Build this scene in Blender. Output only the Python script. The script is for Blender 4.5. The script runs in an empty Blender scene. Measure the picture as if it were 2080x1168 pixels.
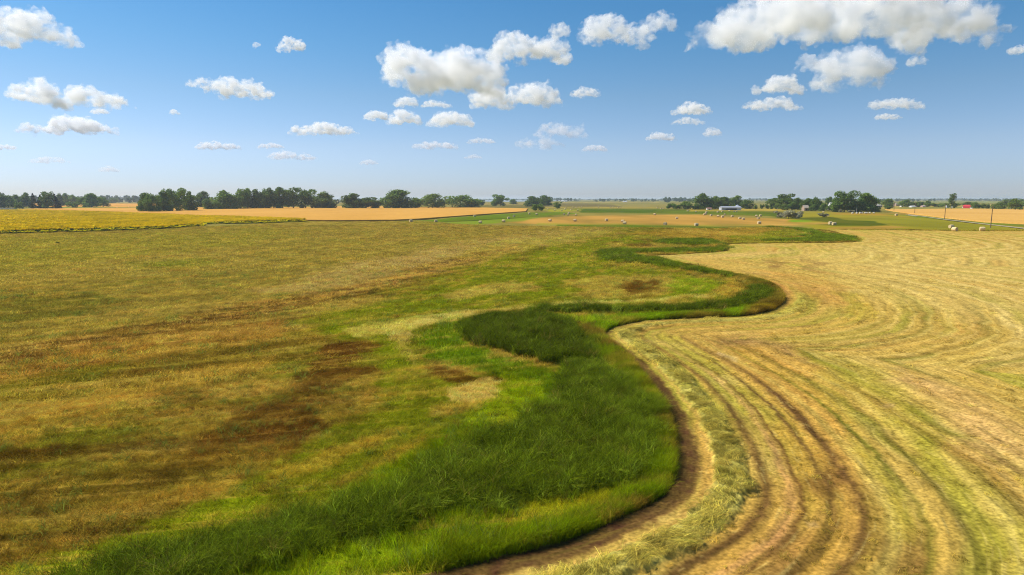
import bpy, bmesh, math, random
import numpy as np
from mathutils import Vector, Matrix, noise as mnoise

random.seed(7)
RNG = np.random.default_rng(11)
scene = bpy.context.scene
COL = scene.collection

# ------------------------------------------------------------------ camera
H = 12.0                                   # the drone hovers 12 m above the field
PITCH = math.radians(7.4)
F = 24.0 / 36.0 * 2080.0                   # focal length in pixels of the 2080 wide photograph
cam_data = bpy.data.cameras.new('camera')
cam_data.sensor_width = 36.0
cam_data.lens = 24.0
cam_data.clip_start = 0.5
cam_data.clip_end = 200000.0
cam = bpy.data.objects.new('camera', cam_data)
cam.location = (0, 0, H)
cam.rotation_euler = (math.radians(90) - PITCH, 0, 0)
COL.objects.link(cam)
scene.camera = cam

# ------------------------------------------------------------------ sky, sun, exposure
SUN_EL = math.radians(44)
SUN_AZ = math.radians(-66)                 # clockwise from +Y (the view direction): to the left, a little ahead
world = bpy.data.worlds.new('World')
scene.world = world
world.use_nodes = True
wn, wl = world.node_tree.nodes, world.node_tree.links
sky = wn.new('ShaderNodeTexSky')
sky.sky_type = 'NISHITA'
sky.sun_disc = False
sky.sun_elevation = SUN_EL
sky.sun_rotation = SUN_AZ
sky.altitude = 200
sky.air_density = 1.0
sky.dust_density = 0.35
sky.ozone_density = 3.0
bg = wn['Background']
bg.inputs['Strength'].default_value = 0.116
hsv = wn.new('ShaderNodeHueSaturation')
hsv.inputs['Saturation'].default_value = 1.22
wl.new(sky.outputs['Color'], hsv.inputs['Color'])
wtc = wn.new('ShaderNodeTexCoord')
wsp = wn.new('ShaderNodeSeparateXYZ')
wl.new(wtc.outputs['Generated'], wsp.inputs[0])
wcr = wn.new('ShaderNodeValToRGB')               # the air of that day: bluer, paler towards the horizon
er = wcr.color_ramp.elements
er[0].position = 0.0
er[0].color = (.55, .64, 1.0, 1)
er[1].position = 1.0
er[1].color = (.54, .74, .78, 1)
for p_, c_ in ((.024, (.57, .66, 1.0)), (.073, (.70, .70, .87)), (.141, (.70, .72, .77)), (.205, (.60, .74, .78)), (.27, (.52, .74, .79))):
    e_ = er.new(p_)
    e_.color = (*c_, 1)
wl.new(wsp.outputs['Z'], wcr.inputs[0])
wmx = wn.new('ShaderNodeMix')
wmx.data_type = 'RGBA'
wmx.blend_type = 'MULTIPLY'
wmx.inputs[0].default_value = 1.0
wl.new(hsv.outputs['Color'], wmx.inputs[6])
wl.new(wcr.outputs['Color'], wmx.inputs[7])
wl.new(wmx.outputs[2], bg.inputs['Color'])

sun_data = bpy.data.lights.new('sun', 'SUN')
sun_data.energy = 5.0
sun_data.angle = math.radians(0.53)
sun_data.color = (1.0, 0.95, 0.87)
sun = bpy.data.objects.new('sun', sun_data)
sd = Vector((math.sin(SUN_AZ) * math.cos(SUN_EL), math.cos(SUN_AZ) * math.cos(SUN_EL), math.sin(SUN_EL)))
sun.rotation_euler = sd.to_track_quat('Z', 'Y').to_euler()
sun.location = sd * 100
COL.objects.link(sun)

scene.view_settings.view_transform = 'Standard'
scene.view_settings.look = 'None'
scene.view_settings.exposure = 0.3
scene.view_settings.gamma = 1.0
scene.view_settings.use_curve_mapping = False
scene.render.engine = 'CYCLES'
cy = scene.cycles
cy.use_denoising = True
cy.denoiser = 'OPENIMAGEDENOISE'
cy.denoising_input_passes = 'RGB_ALBEDO_NORMAL'
cy.denoising_prefilter = 'FAST'
cy.filter_width = 1.1
cy.max_bounces = 48
cy.diffuse_bounces = 3
cy.glossy_bounces = 2
cy.transmission_bounces = 4
cy.transparent_max_bounces = 12
cy.volume_bounces = 40
cy.use_adaptive_sampling = False

# ------------------------------------------------------------------ pixel <-> ground
CP, SP = math.cos(PITCH), math.sin(PITCH)


def ray(px, py):
    a, b = (px - 1040) / F, (584 - py) / F
    return a, CP + b * SP, -SP + b * CP


def at(px, py, z=0.0):
    """the point at height z seen at pixel (px, py) of the photograph"""
    a, y, k = ray(px, py)
    t = (z - H) / k
    return np.array([a * t, y * t, z])


def proj(x, y):
    """pixels of ground points; points behind the camera go far below the frame"""
    d = y * CP + H * SP
    u = -H * CP + y * SP
    ok = d > 2.0
    dd = np.where(ok, d, 2.0)
    return np.where(ok, 1040 + F * x / dd, 1040), np.where(ok, 584 - F * u / dd, 9000.0)


# ------------------------------------------------------------------ noise
def _hash(ix, iy, seed):
    h = (ix.astype(np.int64) * 374761393 + iy.astype(np.int64) * 668265263 + seed * 974711) & 0x7fffffff
    h = ((h ^ (h >> 13)) * 1274126177) & 0x7fffffff
    h = ((h ^ (h >> 16)) * 1911520717) & 0x7fffffff
    return ((h ^ (h >> 15)) & 0xffff) / 65535.0


def vnoise(x, y, seed=0):
    ix, iy = np.floor(x), np.floor(y)
    fx, fy = x - ix, y - iy
    fx, fy = fx * fx * (3 - 2 * fx), fy * fy * (3 - 2 * fy)
    a, b = _hash(ix, iy, seed), _hash(ix + 1, iy, seed)
    c, d = _hash(ix, iy + 1, seed), _hash(ix + 1, iy + 1, seed)
    return a + (b - a) * fx + (c - a) * fy + (a - b - c + d) * fx * fy


def fbm(x, y, seed=0, n=4, gain=0.5):
    s, w, t = 0.0, 1.0, 0.0
    for k in range(n):
        s = s + w * vnoise(x * 2.03 ** k + 17.3 * k, y * 2.03 ** k - 9.1 * k, seed + 31 * k)
        t += w
        w *= gain
    return s / t


def smooth(e0, e1, v):
    t = np.clip((v - e0) / (e1 - e0), 0, 1)
    return t * t * (3 - 2 * t)


def lin(c):
    c = np.asarray(c, float) / 255.0
    return np.where(c <= 0.04045, c / 12.92, ((c + 0.055) / 1.055) ** 2.4)


def catmull(pts, n=6, closed=False):
    p = np.asarray(pts, float)
    m = len(p)
    out = []
    for i in range(m if closed else m - 1):
        if closed:
            a, b, c, d = p[i - 1], p[i], p[(i + 1) % m], p[(i + 2) % m]
        else:
            a, b, c, d = p[max(i - 1, 0)], p[i], p[i + 1], p[min(i + 2, m - 1)]
        for k in range(n):
            t = k / n
            out.append(0.5 * ((2 * b) + (c - a) * t + (2 * a - 5 * b + 4 * c - d) * t * t + (3 * b - a - 3 * c + d) * t ** 3))
    if not closed:
        out.append(p[-1])
    return np.array(out)


def poly_sd(px, py, pts):
    """signed distance (positive inside) of points to a closed polygon"""
    p = np.asarray(pts, float)
    inside = np.zeros(px.shape, bool)
    best = np.full(px.shape, 1e18)
    for i in range(len(p)):
        x0, y0 = p[i - 1]
        x1, y1 = p[i]
        if y0 != y1:
            c = ((y0 > py) != (y1 > py)) & (px < (x1 - x0) * (py - y0) / (y1 - y0) + x0)
            inside ^= c
        ex, ey = x1 - x0, y1 - y0
        L = ex * ex + ey * ey + 1e-12
        t = np.clip(((px - x0) * ex + (py - y0) * ey) / L, 0, 1)
        best = np.minimum(best, (px - x0 - t * ex) ** 2 + (py - y0 - t * ey) ** 2)
    d = np.sqrt(best)
    return np.where(inside, d, -d)


def poly_mask(px, py, pts, soft):
    p = np.asarray(pts, float)
    m = np.zeros(px.shape)
    sel = (px > p[:, 0].min() - soft) & (px < p[:, 0].max() + soft) & (py > p[:, 1].min() - soft) & (py < p[:, 1].max() + soft)
    if sel.any():
        m[sel] = smooth(-soft, soft, poly_sd(px[sel], py[sel], p))
    return m


# ------------------------------------------------------------------ the lie of the land (traced in the photograph, laid on the ground)
EDGE_PX = [(560, 1250), (700, 1215), (869, 1165), (923, 1148), (1015, 1127), (1085, 1111), (1162, 1087), (1238, 1054), (1300, 1027), (1346, 996),
           (1363, 962), (1365, 927), (1363, 888), (1352, 840), (1336, 812), (1315, 782), (1292, 752), (1265, 727), (1235, 702), (1217, 686),
           (1215, 676), (1229, 666), (1254, 658), (1311, 649), (1388, 645), (1465, 642), (1504, 640), (1542, 634), (1569, 625),
           (1583, 612), (1584, 602), (1577, 590), (1562, 578), (1534, 569), (1494, 560), (1456, 552), (1416, 543), (1369, 533),
           (1337, 525), (1318, 520.5), (1330, 519), (1369, 517.5), (1431, 514), (1462, 511.5), (1472, 507), (1472, 502), (1464, 497.8), (1480, 496),
           (1525, 494.7), (1619, 493.3), (1681, 493), (1728, 491.3), (1741, 487.8), (1737, 482), (1712, 477), (1690, 471), (1664, 467.5)]
EDGE = catmull([at(*p)[:2] for p in EDGE_PX], 5)
_arc = np.concatenate([[0], np.cumsum(np.linalg.norm(np.diff(EDGE, axis=0), axis=1))])
MOWN_PX = EDGE_PX + [(1700, 466.5), (1850, 467.5), (2080, 469), (2400, 471), (3000, 474), (3600, 1400), (3000, 3000), (700, 3000), (400, 1400)]
_mown_poly = np.vstack([EDGE, [at(*p)[:2] for p in [(1700, 466.5), (1850, 467.5), (2080, 469), (2500, 471), (3200, 474)]],
                        np.array([[60, 10.0], [60, -40.0], [-40, -40.0], [-12, 10]])])


def edge_dist(x, y):
    """distance to the mown edge, and the arc length along it of the nearest point"""
    n = x.size
    best = np.full(n, 1e18)
    arc = np.zeros(n)
    for i in range(len(EDGE) - 1):
        x0, y0 = EDGE[i]
        ex, ey = EDGE[i + 1] - EDGE[i]
        L = ex * ex + ey * ey + 1e-12
        t = np.clip(((x - x0) * ex + (y - y0) * ey) / L, 0, 1)
        d = (x - x0 - t * ex) ** 2 + (y - y0 - t * ey) ** 2
        m = d < best
        best = np.where(m, d, best)
        arc = np.where(m, _arc[i] + t * math.sqrt(L), arc)
    return np.sqrt(best), arc


def in_poly(x, y, p):
    inside = np.zeros(x.shape, bool)
    for i in range(len(p)):
        x0, y0 = p[i - 1]
        x1, y1 = p[i]
        if y0 != y1:
            inside ^= ((y0 > y) != (y1 > y)) & (x < (x1 - x0) * (y - y0) / (y1 - y0) + x0)
    return inside


REEDS_PX = [
    # (outline, height m): the tall dark cattails along the old stream bed
    ([(942, 668), (960, 655), (1005, 645), (1075, 640), (1125, 650), (1170, 672), (1208, 706), (1214, 726), (1196, 745), (1150, 745), (1110, 735), (1060, 725), (990, 703), (948, 688)], 1.35),
    ([(1150, 745), (1205, 735), (1246, 750), (1298, 795), (1338, 845), (1350, 900), (1338, 950), (1255, 995), (1130, 1020), (990, 1036), (880, 1060), (770, 1092), (650, 1130), (540, 1162), (420, 1198), (200, 1240), (90, 1240), (130, 1185), (240, 1142), (400, 1102), (540, 1066), (660, 1036), (770, 1000), (850, 955), (940, 915), (1040, 868), (1110, 826), (1140, 780)], 1.15),
    ([(1077, 634), (1200, 633.5), (1350, 636), (1440, 634), (1510, 626), (1552, 612), (1566, 598), (1556, 588), (1530, 586), (1514, 598), (1488, 612), (1420, 624), (1330, 628), (1200, 626), (1085, 628)], 1.25),
    ([(1480, 567), (1462, 561), (1416, 553), (1369, 545), (1310, 536), (1250, 530), (1218, 522), (1216, 514), (1235, 510.5), (1300, 509.5), (1370, 509), (1420, 508), (1460, 508.5), (1470, 505), (1462, 499.5), (1440, 496.5), (1390, 497), (1345, 494.5), (1345, 490.5), (1375, 488.5), (1440, 488.5), (1456, 494), (1480, 500), (1478, 509), (1450, 512.5), (1380, 514), (1310, 515), (1270, 516.5), (1290, 522), (1340, 530), (1416, 547), (1490, 563)], 1.2),
    ([(1558, 490.5), (1640, 491), (1700, 491), (1734, 489), (1738, 485.5), (1720, 480.5), (1690, 477), (1668, 476), (1660, 480), (1640, 484), (1600, 486.5), (1562, 488.5)], 1.1),
    ([(1553, 461.5), (1590, 458.5), (1628, 464), (1656, 471), (1664, 475), (1650, 476.5), (1640, 471), (1620, 467), (1590, 463)], 1.1),
    ([(1622, 475), (1640, 479), (1664, 479), (1664, 482), (1630, 479.5), (1618, 476.5)], 1.0),
]
REEDS = [(catmull([at(*p)[:2] for p in pts], 3, True), h, sh) for (pts, h), sh in zip(REEDS_PX, (.56, .78, .66, .8, .9, .9, .9))]

# coloured ground: (observed sRGB colour, strength, softness px, outline px)
FAR_POLYS = [
    ((150, 140, 82), 1.0, 6, [(-900, 404), (3000, 404), (3000, 424), (-900, 424)]),
    ((128, 128, 62), .8, 2, [(700, 407), (2400, 407), (2400, 414), (700, 414)]),
    ((112, 102, 72), .75, 1.5, [(1085, 413), (1180, 413), (1250, 416), (1260, 420.5), (1090, 420)]),
    ((168, 150, 90), .8, .9, [(1090, 410.5), (1340, 410), (1350, 412), (1100, 412.6)]),
    ((160, 140, 85), .8, 1.0, [(980, 412), (1080, 412), (1080, 415), (980, 415)]),
    ((96, 92, 55), .6, 1.0, [(960, 417), (1085, 416), (1085, 423), (960, 422)]),
    ((170, 150, 78), .8, 1.5, [(1090, 420.5), (1330, 420.5), (1330, 423), (1090, 423)]),
    ((232, 172, 92), 1.0, .8, [(60, 413), (300, 413.5), (470, 414), (470, 419.5), (300, 420), (60, 420)]),
    ((110, 135, 55), .9, .7, [(60, 420), (300, 420.3), (480, 420), (480, 422), (60, 422.5)]),
    ((84, 108, 32), 1.0, 2.5, [(1165, 424), (1330, 424.5), (1590, 432), (1620, 446), (1560, 439), (1400, 433.5), (1180, 432)]),
    ((104, 120, 38), .8, 2, [(1330, 425), (1560, 428), (1560, 438), (1330, 433)]),
    ((190, 165, 76), .8, 1.5, [(1395, 425), (1580, 424), (1600, 428.5), (1400, 429.5)]),
    ((194, 152, 82), 1.0, 1.6, [(1000, 452), (1080, 444), (1160, 439), (1250, 438), (1420, 436), (1560, 444), (1680, 452), (1690, 457), (1540, 459), (1300, 457.5), (1120, 455)]),
    ((146, 150, 56), .55, 2, [(1090, 452), (1330, 455), (1560, 456), (1560, 459), (1300, 460), (1090, 456)]),
    ((106, 130, 34), 1.0, 1.0, [(842, 448), (900, 444.5), (965, 438.5), (1060, 432), (1140, 431), (1180, 434), (1100, 439), (1040, 443), (975, 448), (900, 451)]),
    ((128, 150, 48), .9, 1.6, [(900, 452), (1040, 443.5), (1110, 440), (1060, 449), (980, 456), (900, 456)]),
    ((74, 88, 30), .9, .8, [(900, 450), (970, 447), (1040, 443), (1120, 438), (1120, 439), (1040, 444.2), (970, 448.6), (900, 451.4)]),
    ((160, 160, 54), 1.0, 1.0, [(1100, 426), (1180, 425), (1180, 428.5), (1120, 430)]),
    ((96, 118, 30), .9, 2.2, [(1130, 455.5), (1300, 458), (1460, 460), (1560, 458.5), (1560, 464), (1400, 465), (1250, 463), (1130, 459)]),
    ((158, 148, 50), 1.0, 4, [(1590, 430), (1780, 433), (1880, 440), (2080, 462), (2300, 480), (2200, 470), (1670, 467), (1600, 452)]),
    ((132, 136, 48), .5, 2.5, [(1650, 446), (1800, 441), (1900, 447), (2060, 464), (1900, 466), (1760, 452)]),
    ((178, 128, 62), .55, 2.5, [(1690, 432.5), (1850, 434), (1900, 444), (1860, 440), (1700, 435)]),
    ((186, 144, 78), .7, 1.6, [(1690, 461), (1800, 458), (1840, 461), (1800, 465), (1680, 465.5)]),
    ((70, 92, 28), .9, 1.4, [(1588, 443), (1640, 441), (1690, 441), (1720, 447), (1770, 449), (1805, 457), (1770, 459), (1690, 458), (1660, 456), (1690, 452), (1620, 446)]),
    ((110, 160, 40), .8, 1.5, [(1600, 448), (1640, 447), (1650, 450), (1610, 450.5)]),
    ((196, 158, 88), .8, 1.2, [(1545, 453), (1680, 452), (1685, 456), (1540, 458)]),
    ((120, 140, 45), .9, 1.2, [(1790, 434), (1860, 437), (2090, 458), (2090, 461), (1900, 446)]),
    ((96, 78, 52), .7, 1.0, [(1925, 444), (1950, 447), (1962, 449.5), (1925, 447)]),
    ((178, 162, 92), .8, 1.4, [(1790, 414), (2080, 415), (2300, 416), (2300, 424), (1790, 424)]),
    ((116, 128, 62), .6, 1.2, [(1830, 420), (2080, 421), (2080, 424.5), (1830, 424)]),
    ((140, 150, 95), .7, 1, [(1880, 409), (2300, 409), (2300, 412), (1880, 412)]),
]
MEADOW_PX = [(-1500, 480), (0, 474), (200, 469), (410, 460), (620, 449.5), (700, 449), (850, 449), (960, 456), (1130, 460), (1300, 463), (1450, 464), (1560, 461), (1664, 467.5)]
MEADOW_POLYS = [
    ((118, 138, 20), 1.0, 14, [(150, 1230), (420, 1118), (700, 1035), (900, 935), (1080, 845), (1140, 760), (1200, 700), (1225, 690), (1370, 930), (1340, 1010), (1000, 1150), (600, 1260)]),
    # colour, strength, softness px, outline px
    ((152, 132, 66), .75, 22, [(-60, 478), (300, 466), (620, 455), (1000, 457), (1280, 464), (1150, 490), (980, 505), (860, 540), (640, 600), (300, 650), (-60, 700)]),
    ((140, 132, 44), .55, 14, [(-60, 485), (250, 474), (560, 462), (620, 480), (300, 520), (-60, 560)]),
    ((112, 118, 28), .6, 9, [(270, 535), (400, 527), (470, 533), (380, 545), (270, 548)]),
    ((100, 96, 30), .6, 12, [(-40, 600), (150, 590), (250, 610), (120, 650), (-40, 670)]),
    ((104, 98, 34), .55, 5, [(620, 552), (690, 550), (690, 560), (630, 561)]),
    ((178, 148, 98), .75, 16, [(520, 590), (700, 540), (900, 500), (1050, 478), (1230, 470), (1180, 488), (980, 510), (800, 560), (640, 600)]),
    ((200, 158, 92), .95, 7, [(620, 604), (720, 580), (840, 550), (960, 520), (1050, 502), (1060, 508), (960, 530), (860, 560), (760, 585), (640, 612)]),
    ((120, 84, 34), .7, 10, [(-60, 742), (100, 706), (250, 672), (430, 640), (560, 612), (680, 600), (660, 612), (540, 634), (380, 668), (240, 700), (100, 726), (-60, 756)]),
    ((174, 126, 62), .55, 12, [(-60, 770), (150, 716), (400, 672), (600, 640), (560, 690), (300, 730), (60, 780), (-60, 810)]),
    ((176, 138, 62), .6, 18, [(-40, 870), (200, 800), (420, 745), (560, 722), (520, 760), (320, 800), (150, 870), (-40, 930)]),
    ((104, 106, 22), .7, 16, [(-40, 790), (120, 750), (260, 735), (200, 765), (60, 800), (-40, 820)]),
    ((122, 128, 20), .85, 26, [(620, 650), (720, 625), (860, 575), (1010, 530), (1230, 480), (1330, 478), (1250, 495), (1216, 525), (1350, 550), (1470, 575), (1500, 600), (1400, 615), (1060, 622), (900, 640), (830, 690), (860, 740), (980, 790), (1000, 830), (920, 900), (820, 970), (640, 1055), (420, 1110), (120, 1175), (60, 1160), (300, 1060), (500, 985), (640, 880), (780, 830), (770, 740), (690, 690)]),
    ((160, 150, 60), .5, 9, [(960, 500), (1180, 470), (1240, 468), (1200, 482), (1010, 520), (880, 560), (900, 540)]),
    ((186, 158, 86), .75, 7, [(900, 600), (960, 580), (1060, 572), (1100, 582), (1040, 592), (960, 604), (915, 612)]),
    ((182, 152, 78), .75, 6, [(1150, 570), (1230, 562), (1350, 560), (1400, 575), (1340, 600), (1200, 608), (1150, 600), (1190, 588)]),
    ((104, 68, 22), .9, 9, [(1245, 582), (1300, 570), (1350, 574), (1345, 590), (1300, 602), (1258, 598)]),
    ((196, 158, 72), .8, 5, [(1440, 560), (1500, 575), (1520, 588), (1490, 600), (1440, 606), (1485, 590), (1470, 572)]),
    ((134, 152, 26), .7, 8, [(1380, 562), (1440, 572), (1470, 585), (1440, 598), (1390, 604), (1360, 590)]),
    ((205, 178, 104), .95, 4, [(780, 662), (850, 642), (930, 632), (1060, 624), (1200, 614), (1380, 606), (1440, 600), (1440, 604), (1330, 614), (1200, 620), (1080, 628), (960, 640), (900, 654), (850, 672), (830, 700), (800, 690)]),
    ((196, 170, 92), .7, 7, [(720, 668), (800, 648), (860, 640), (830, 664), (760, 684), (725, 682)]),
    ((190, 162, 84), .6, 8, [(800, 690), (830, 700), (850, 730), (840, 742), (805, 715)]),
    ((104, 138, 14), .85, 14, [(840, 690), (900, 650), (940, 650), (930, 690), (990, 720), (1080, 745), (1135, 760), (1110, 820), (1030, 850), (1020, 790), (960, 750), (880, 730)]),
    ((142, 156, 20), .85, 16, [(930, 770), (1040, 770), (1100, 800), (1060, 850), (960, 880), (900, 900), (960, 840)]),
    ((100, 62, 26), .9, 14, [(600, 740), (660, 700), (740, 690), (765, 705), (700, 735), (775, 740), (770, 765), (680, 790), (600, 785)]),
    ((98, 62, 24), .8, 17, [(540, 810), (640, 790), (720, 800), (650, 830), (640, 880), (600, 915), (560, 905), (400, 920), (430, 880)]),
    ((96, 72, 22), .75, 16, [(320, 800), (380, 785), (440, 800), (400, 830), (340, 825)]),
    ((94, 70, 24), .6, 22, [(-60, 1010), (120, 990), (260, 965), (400, 935), (440, 948), (300, 1000), (120, 1050), (-60, 1080)]),
    ((92, 66, 20), .65, 10, [(-60, 940), (60, 920), (180, 905), (190, 920), (60, 960), (-60, 985)]),
    ((112, 80, 28), .55, 10, [(300, 930), (420, 900), (560, 900), (600, 920), (460, 950)]),
    ((100, 66, 26), .9, 10, [(862, 745), (900, 740), (960, 770), (1010, 770), (1020, 790), (990, 800), (950, 800), (900, 780)]),
    ((214, 176, 104), 1.0, 5, [(915, 792), (985, 776), (1006, 788), (1002, 808), (960, 820), (900, 816)]),
    ((190, 156, 78), .65, 8, [(870, 830), (940, 812), (1000, 812), (960, 835), (900, 852), (850, 850)]),
    ((184, 150, 62), .6, 9, [(560, 950), (700, 900), (780, 870), (800, 880), (720, 920), (600, 970), (500, 1010)]),
    ((178, 142, 60), .5, 7, [(700, 960), (800, 905), (850, 890), (840, 905), (760, 955), (680, 990)]),
    ((172, 134, 60), .5, 10, [(200, 1040), (350, 1000), (480, 960), (500, 975), (380, 1020), (220, 1065)]),
    ((140, 150, 22), .6, 22, [(120, 1130), (300, 1060), (420, 1020), (560, 990), (520, 1040), (300, 1110), (150, 1175), (0, 1200), (-40, 1170)]),
    ((110, 138, 12), .8, 16, [(560, 1060), (680, 1010), (780, 960), (900, 880), (1000, 845), (980, 890), (860, 980), (760, 1030), (640, 1075)]),
    ((136, 152, 22), .95, 14, [(560, 1190), (700, 1120), (860, 1085), (1000, 1035), (1150, 1010), (1290, 975), (1340, 940), (1365, 930), (1360, 985), (1240, 1050), (1100, 1105), (900, 1155), (700, 1210)]),
    ((186, 160, 40), .55, 12, [(1010, 1045), (1180, 1005), (1250, 1000), (1230, 1030), (1120, 1060), (1040, 1070)]),
    ((140, 152, 18), .8, 8, [(1215, 690), (1240, 705), (1300, 765), (1335, 820), (1358, 870), (1362, 930), (1342, 930), (1335, 870), (1300, 800), (1250, 745), (1215, 720)]),
    ((140, 168, 22), .9, 6, [(1100, 640), (1200, 640), (1300, 640), (1480, 634), (1560, 622), (1584, 604), (1580, 616), (1500, 640), (1311, 649), (1230, 665), (1216, 680), (1190, 660), (1140, 645)]),
    ((190, 152, 50), .6, 4, [(1520, 630), (1560, 618), (1580, 600), (1584, 606), (1560, 626), (1520, 637)]),
    ((150, 160, 36), .7, 3, [(1330, 518), (1460, 511), (1472, 507), (1470, 511), (1430, 514.5), (1330, 519)]),
    ((176, 150, 52), .7, 3.0, [(1270, 517), (1330, 515), (1350, 517), (1310, 520)]),
    ((160, 130, 50), .8, 4, [(1270, 476), (1350, 468), (1460, 466), (1560, 464), (1600, 470), (1560, 486), (1480, 490), (1400, 484)]),
    ((124, 132, 26), .7, 3, [(1480, 480), (1600, 466), (1640, 470), (1610, 484), (1560, 488), (1490, 490)]),
    ((196, 158, 78), .6, 2, [(1380, 468), (1480, 472), (1540, 478), (1480, 480), (1400, 474)]),
    ((196, 170, 80), .8, 1.6, [(1626, 474.6), (1650, 472.8), (1660, 476), (1645, 478)]),
    ((178, 168, 62), .8, 1.6, [(1480, 492.5), (1560, 491), (1640, 492), (1640, 494), (1480, 495.5)]),
]
MOWN_POLYS = [
    ((202, 150, 68), .6, 45, [(1350, 670), (1500, 680), (1620, 720), (1720, 840), (1760, 960), (1720, 1090), (1560, 1168), (1340, 1190), (1480, 1050), (1590, 960), (1560, 840), (1480, 740)]),
    ((190, 138, 62), .5, 40, [(1560, 1090), (1760, 1020), (1880, 1090), (1900, 1220), (1500, 1240)]),
    ((110, 72, 44), .55, 14, [(1650, 940), (1690, 950), (1690, 1000), (1660, 1020), (1630, 980)]),
    ((112, 80, 58), .45, 20, [(1560, 1080), (1680, 1030), (1640, 1090), (1560, 1180), (1470, 1190)]),
    ((112, 78, 52), .5, 18, [(1780, 1080), (1860, 1080), (1880, 1200), (1760, 1200)]),
    ((150, 146, 40), .45, 16, [(1730, 880), (1770, 900), (1830, 1000), (1840, 1090), (1800, 1100), (1790, 1010), (1740, 930)]),
    ((150, 150, 42), .45, 18, [(1870, 860), (1930, 900), (1980, 1000), (2040, 1110), (2000, 1180), (1930, 1180), (1950, 1080), (1900, 960)]),
    ((168, 160, 50), .45, 24, [(1640, 720), (1800, 760), (1900, 860), (1980, 960), (1920, 960), (1800, 840), (1660, 760)]),
    ((222, 172, 112), .55, 30, [(1830, 750), (1960, 800), (2120, 900), (2160, 1000), (2060, 960), (1920, 840), (1800, 770)]),
    ((218, 186, 108), .5, 22, [(1600, 520), (1800, 490), (2100, 500), (2160, 640), (1960, 650), (1800, 610)]),
    ((196, 134, 72), .5, 14, [(1440, 560), (1560, 560), (1720, 590), (1740, 625), (1660, 620), (1560, 580)]),
    ((140, 100, 60), .6, 7, [(1565, 528), (1595, 528), (1595, 545), (1560, 545)]),
    ((140, 104, 62), .5, 8, [(1630, 525), (1655, 525), (1670, 550), (1640, 552)]),
    ((214, 176, 104), .5, 5, [(1330, 520), (1480, 514), (1620, 510), (1620, 516), (1480, 524), (1380, 528)]),
    ((134, 96, 70), .5, 12, [(1420, 690), (1500, 684), (1600, 700), (1640, 730), (1560, 705), (1440, 705)]),
    ((214, 178, 122), .8, 3, [(1449, 714), (1468, 718), (1494, 730), (1494, 734), (1468, 726), (1452, 720)]),
    ((210, 172, 118), .7, 4, [(1776, 818), (1796, 819), (1796, 823), (1782, 823)]),
    ((168, 140, 96), .6, 5, [(1628, 1056), (1642, 1058), (1645, 1068), (1630, 1068)]),
    ((200, 170, 66), .5, 5, [(1750, 600), (1780, 620), (1760, 645), (1650, 670), (1560, 680), (1700, 648)]),
    ((140, 138, 40), .45, 7, [(1690, 590), (1750, 600), (1760, 620), (1720, 645), (1690, 640), (1730, 615)]),
]

GAIN_BARE = 1.12
GAIN_GRASS = 1.0


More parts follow.
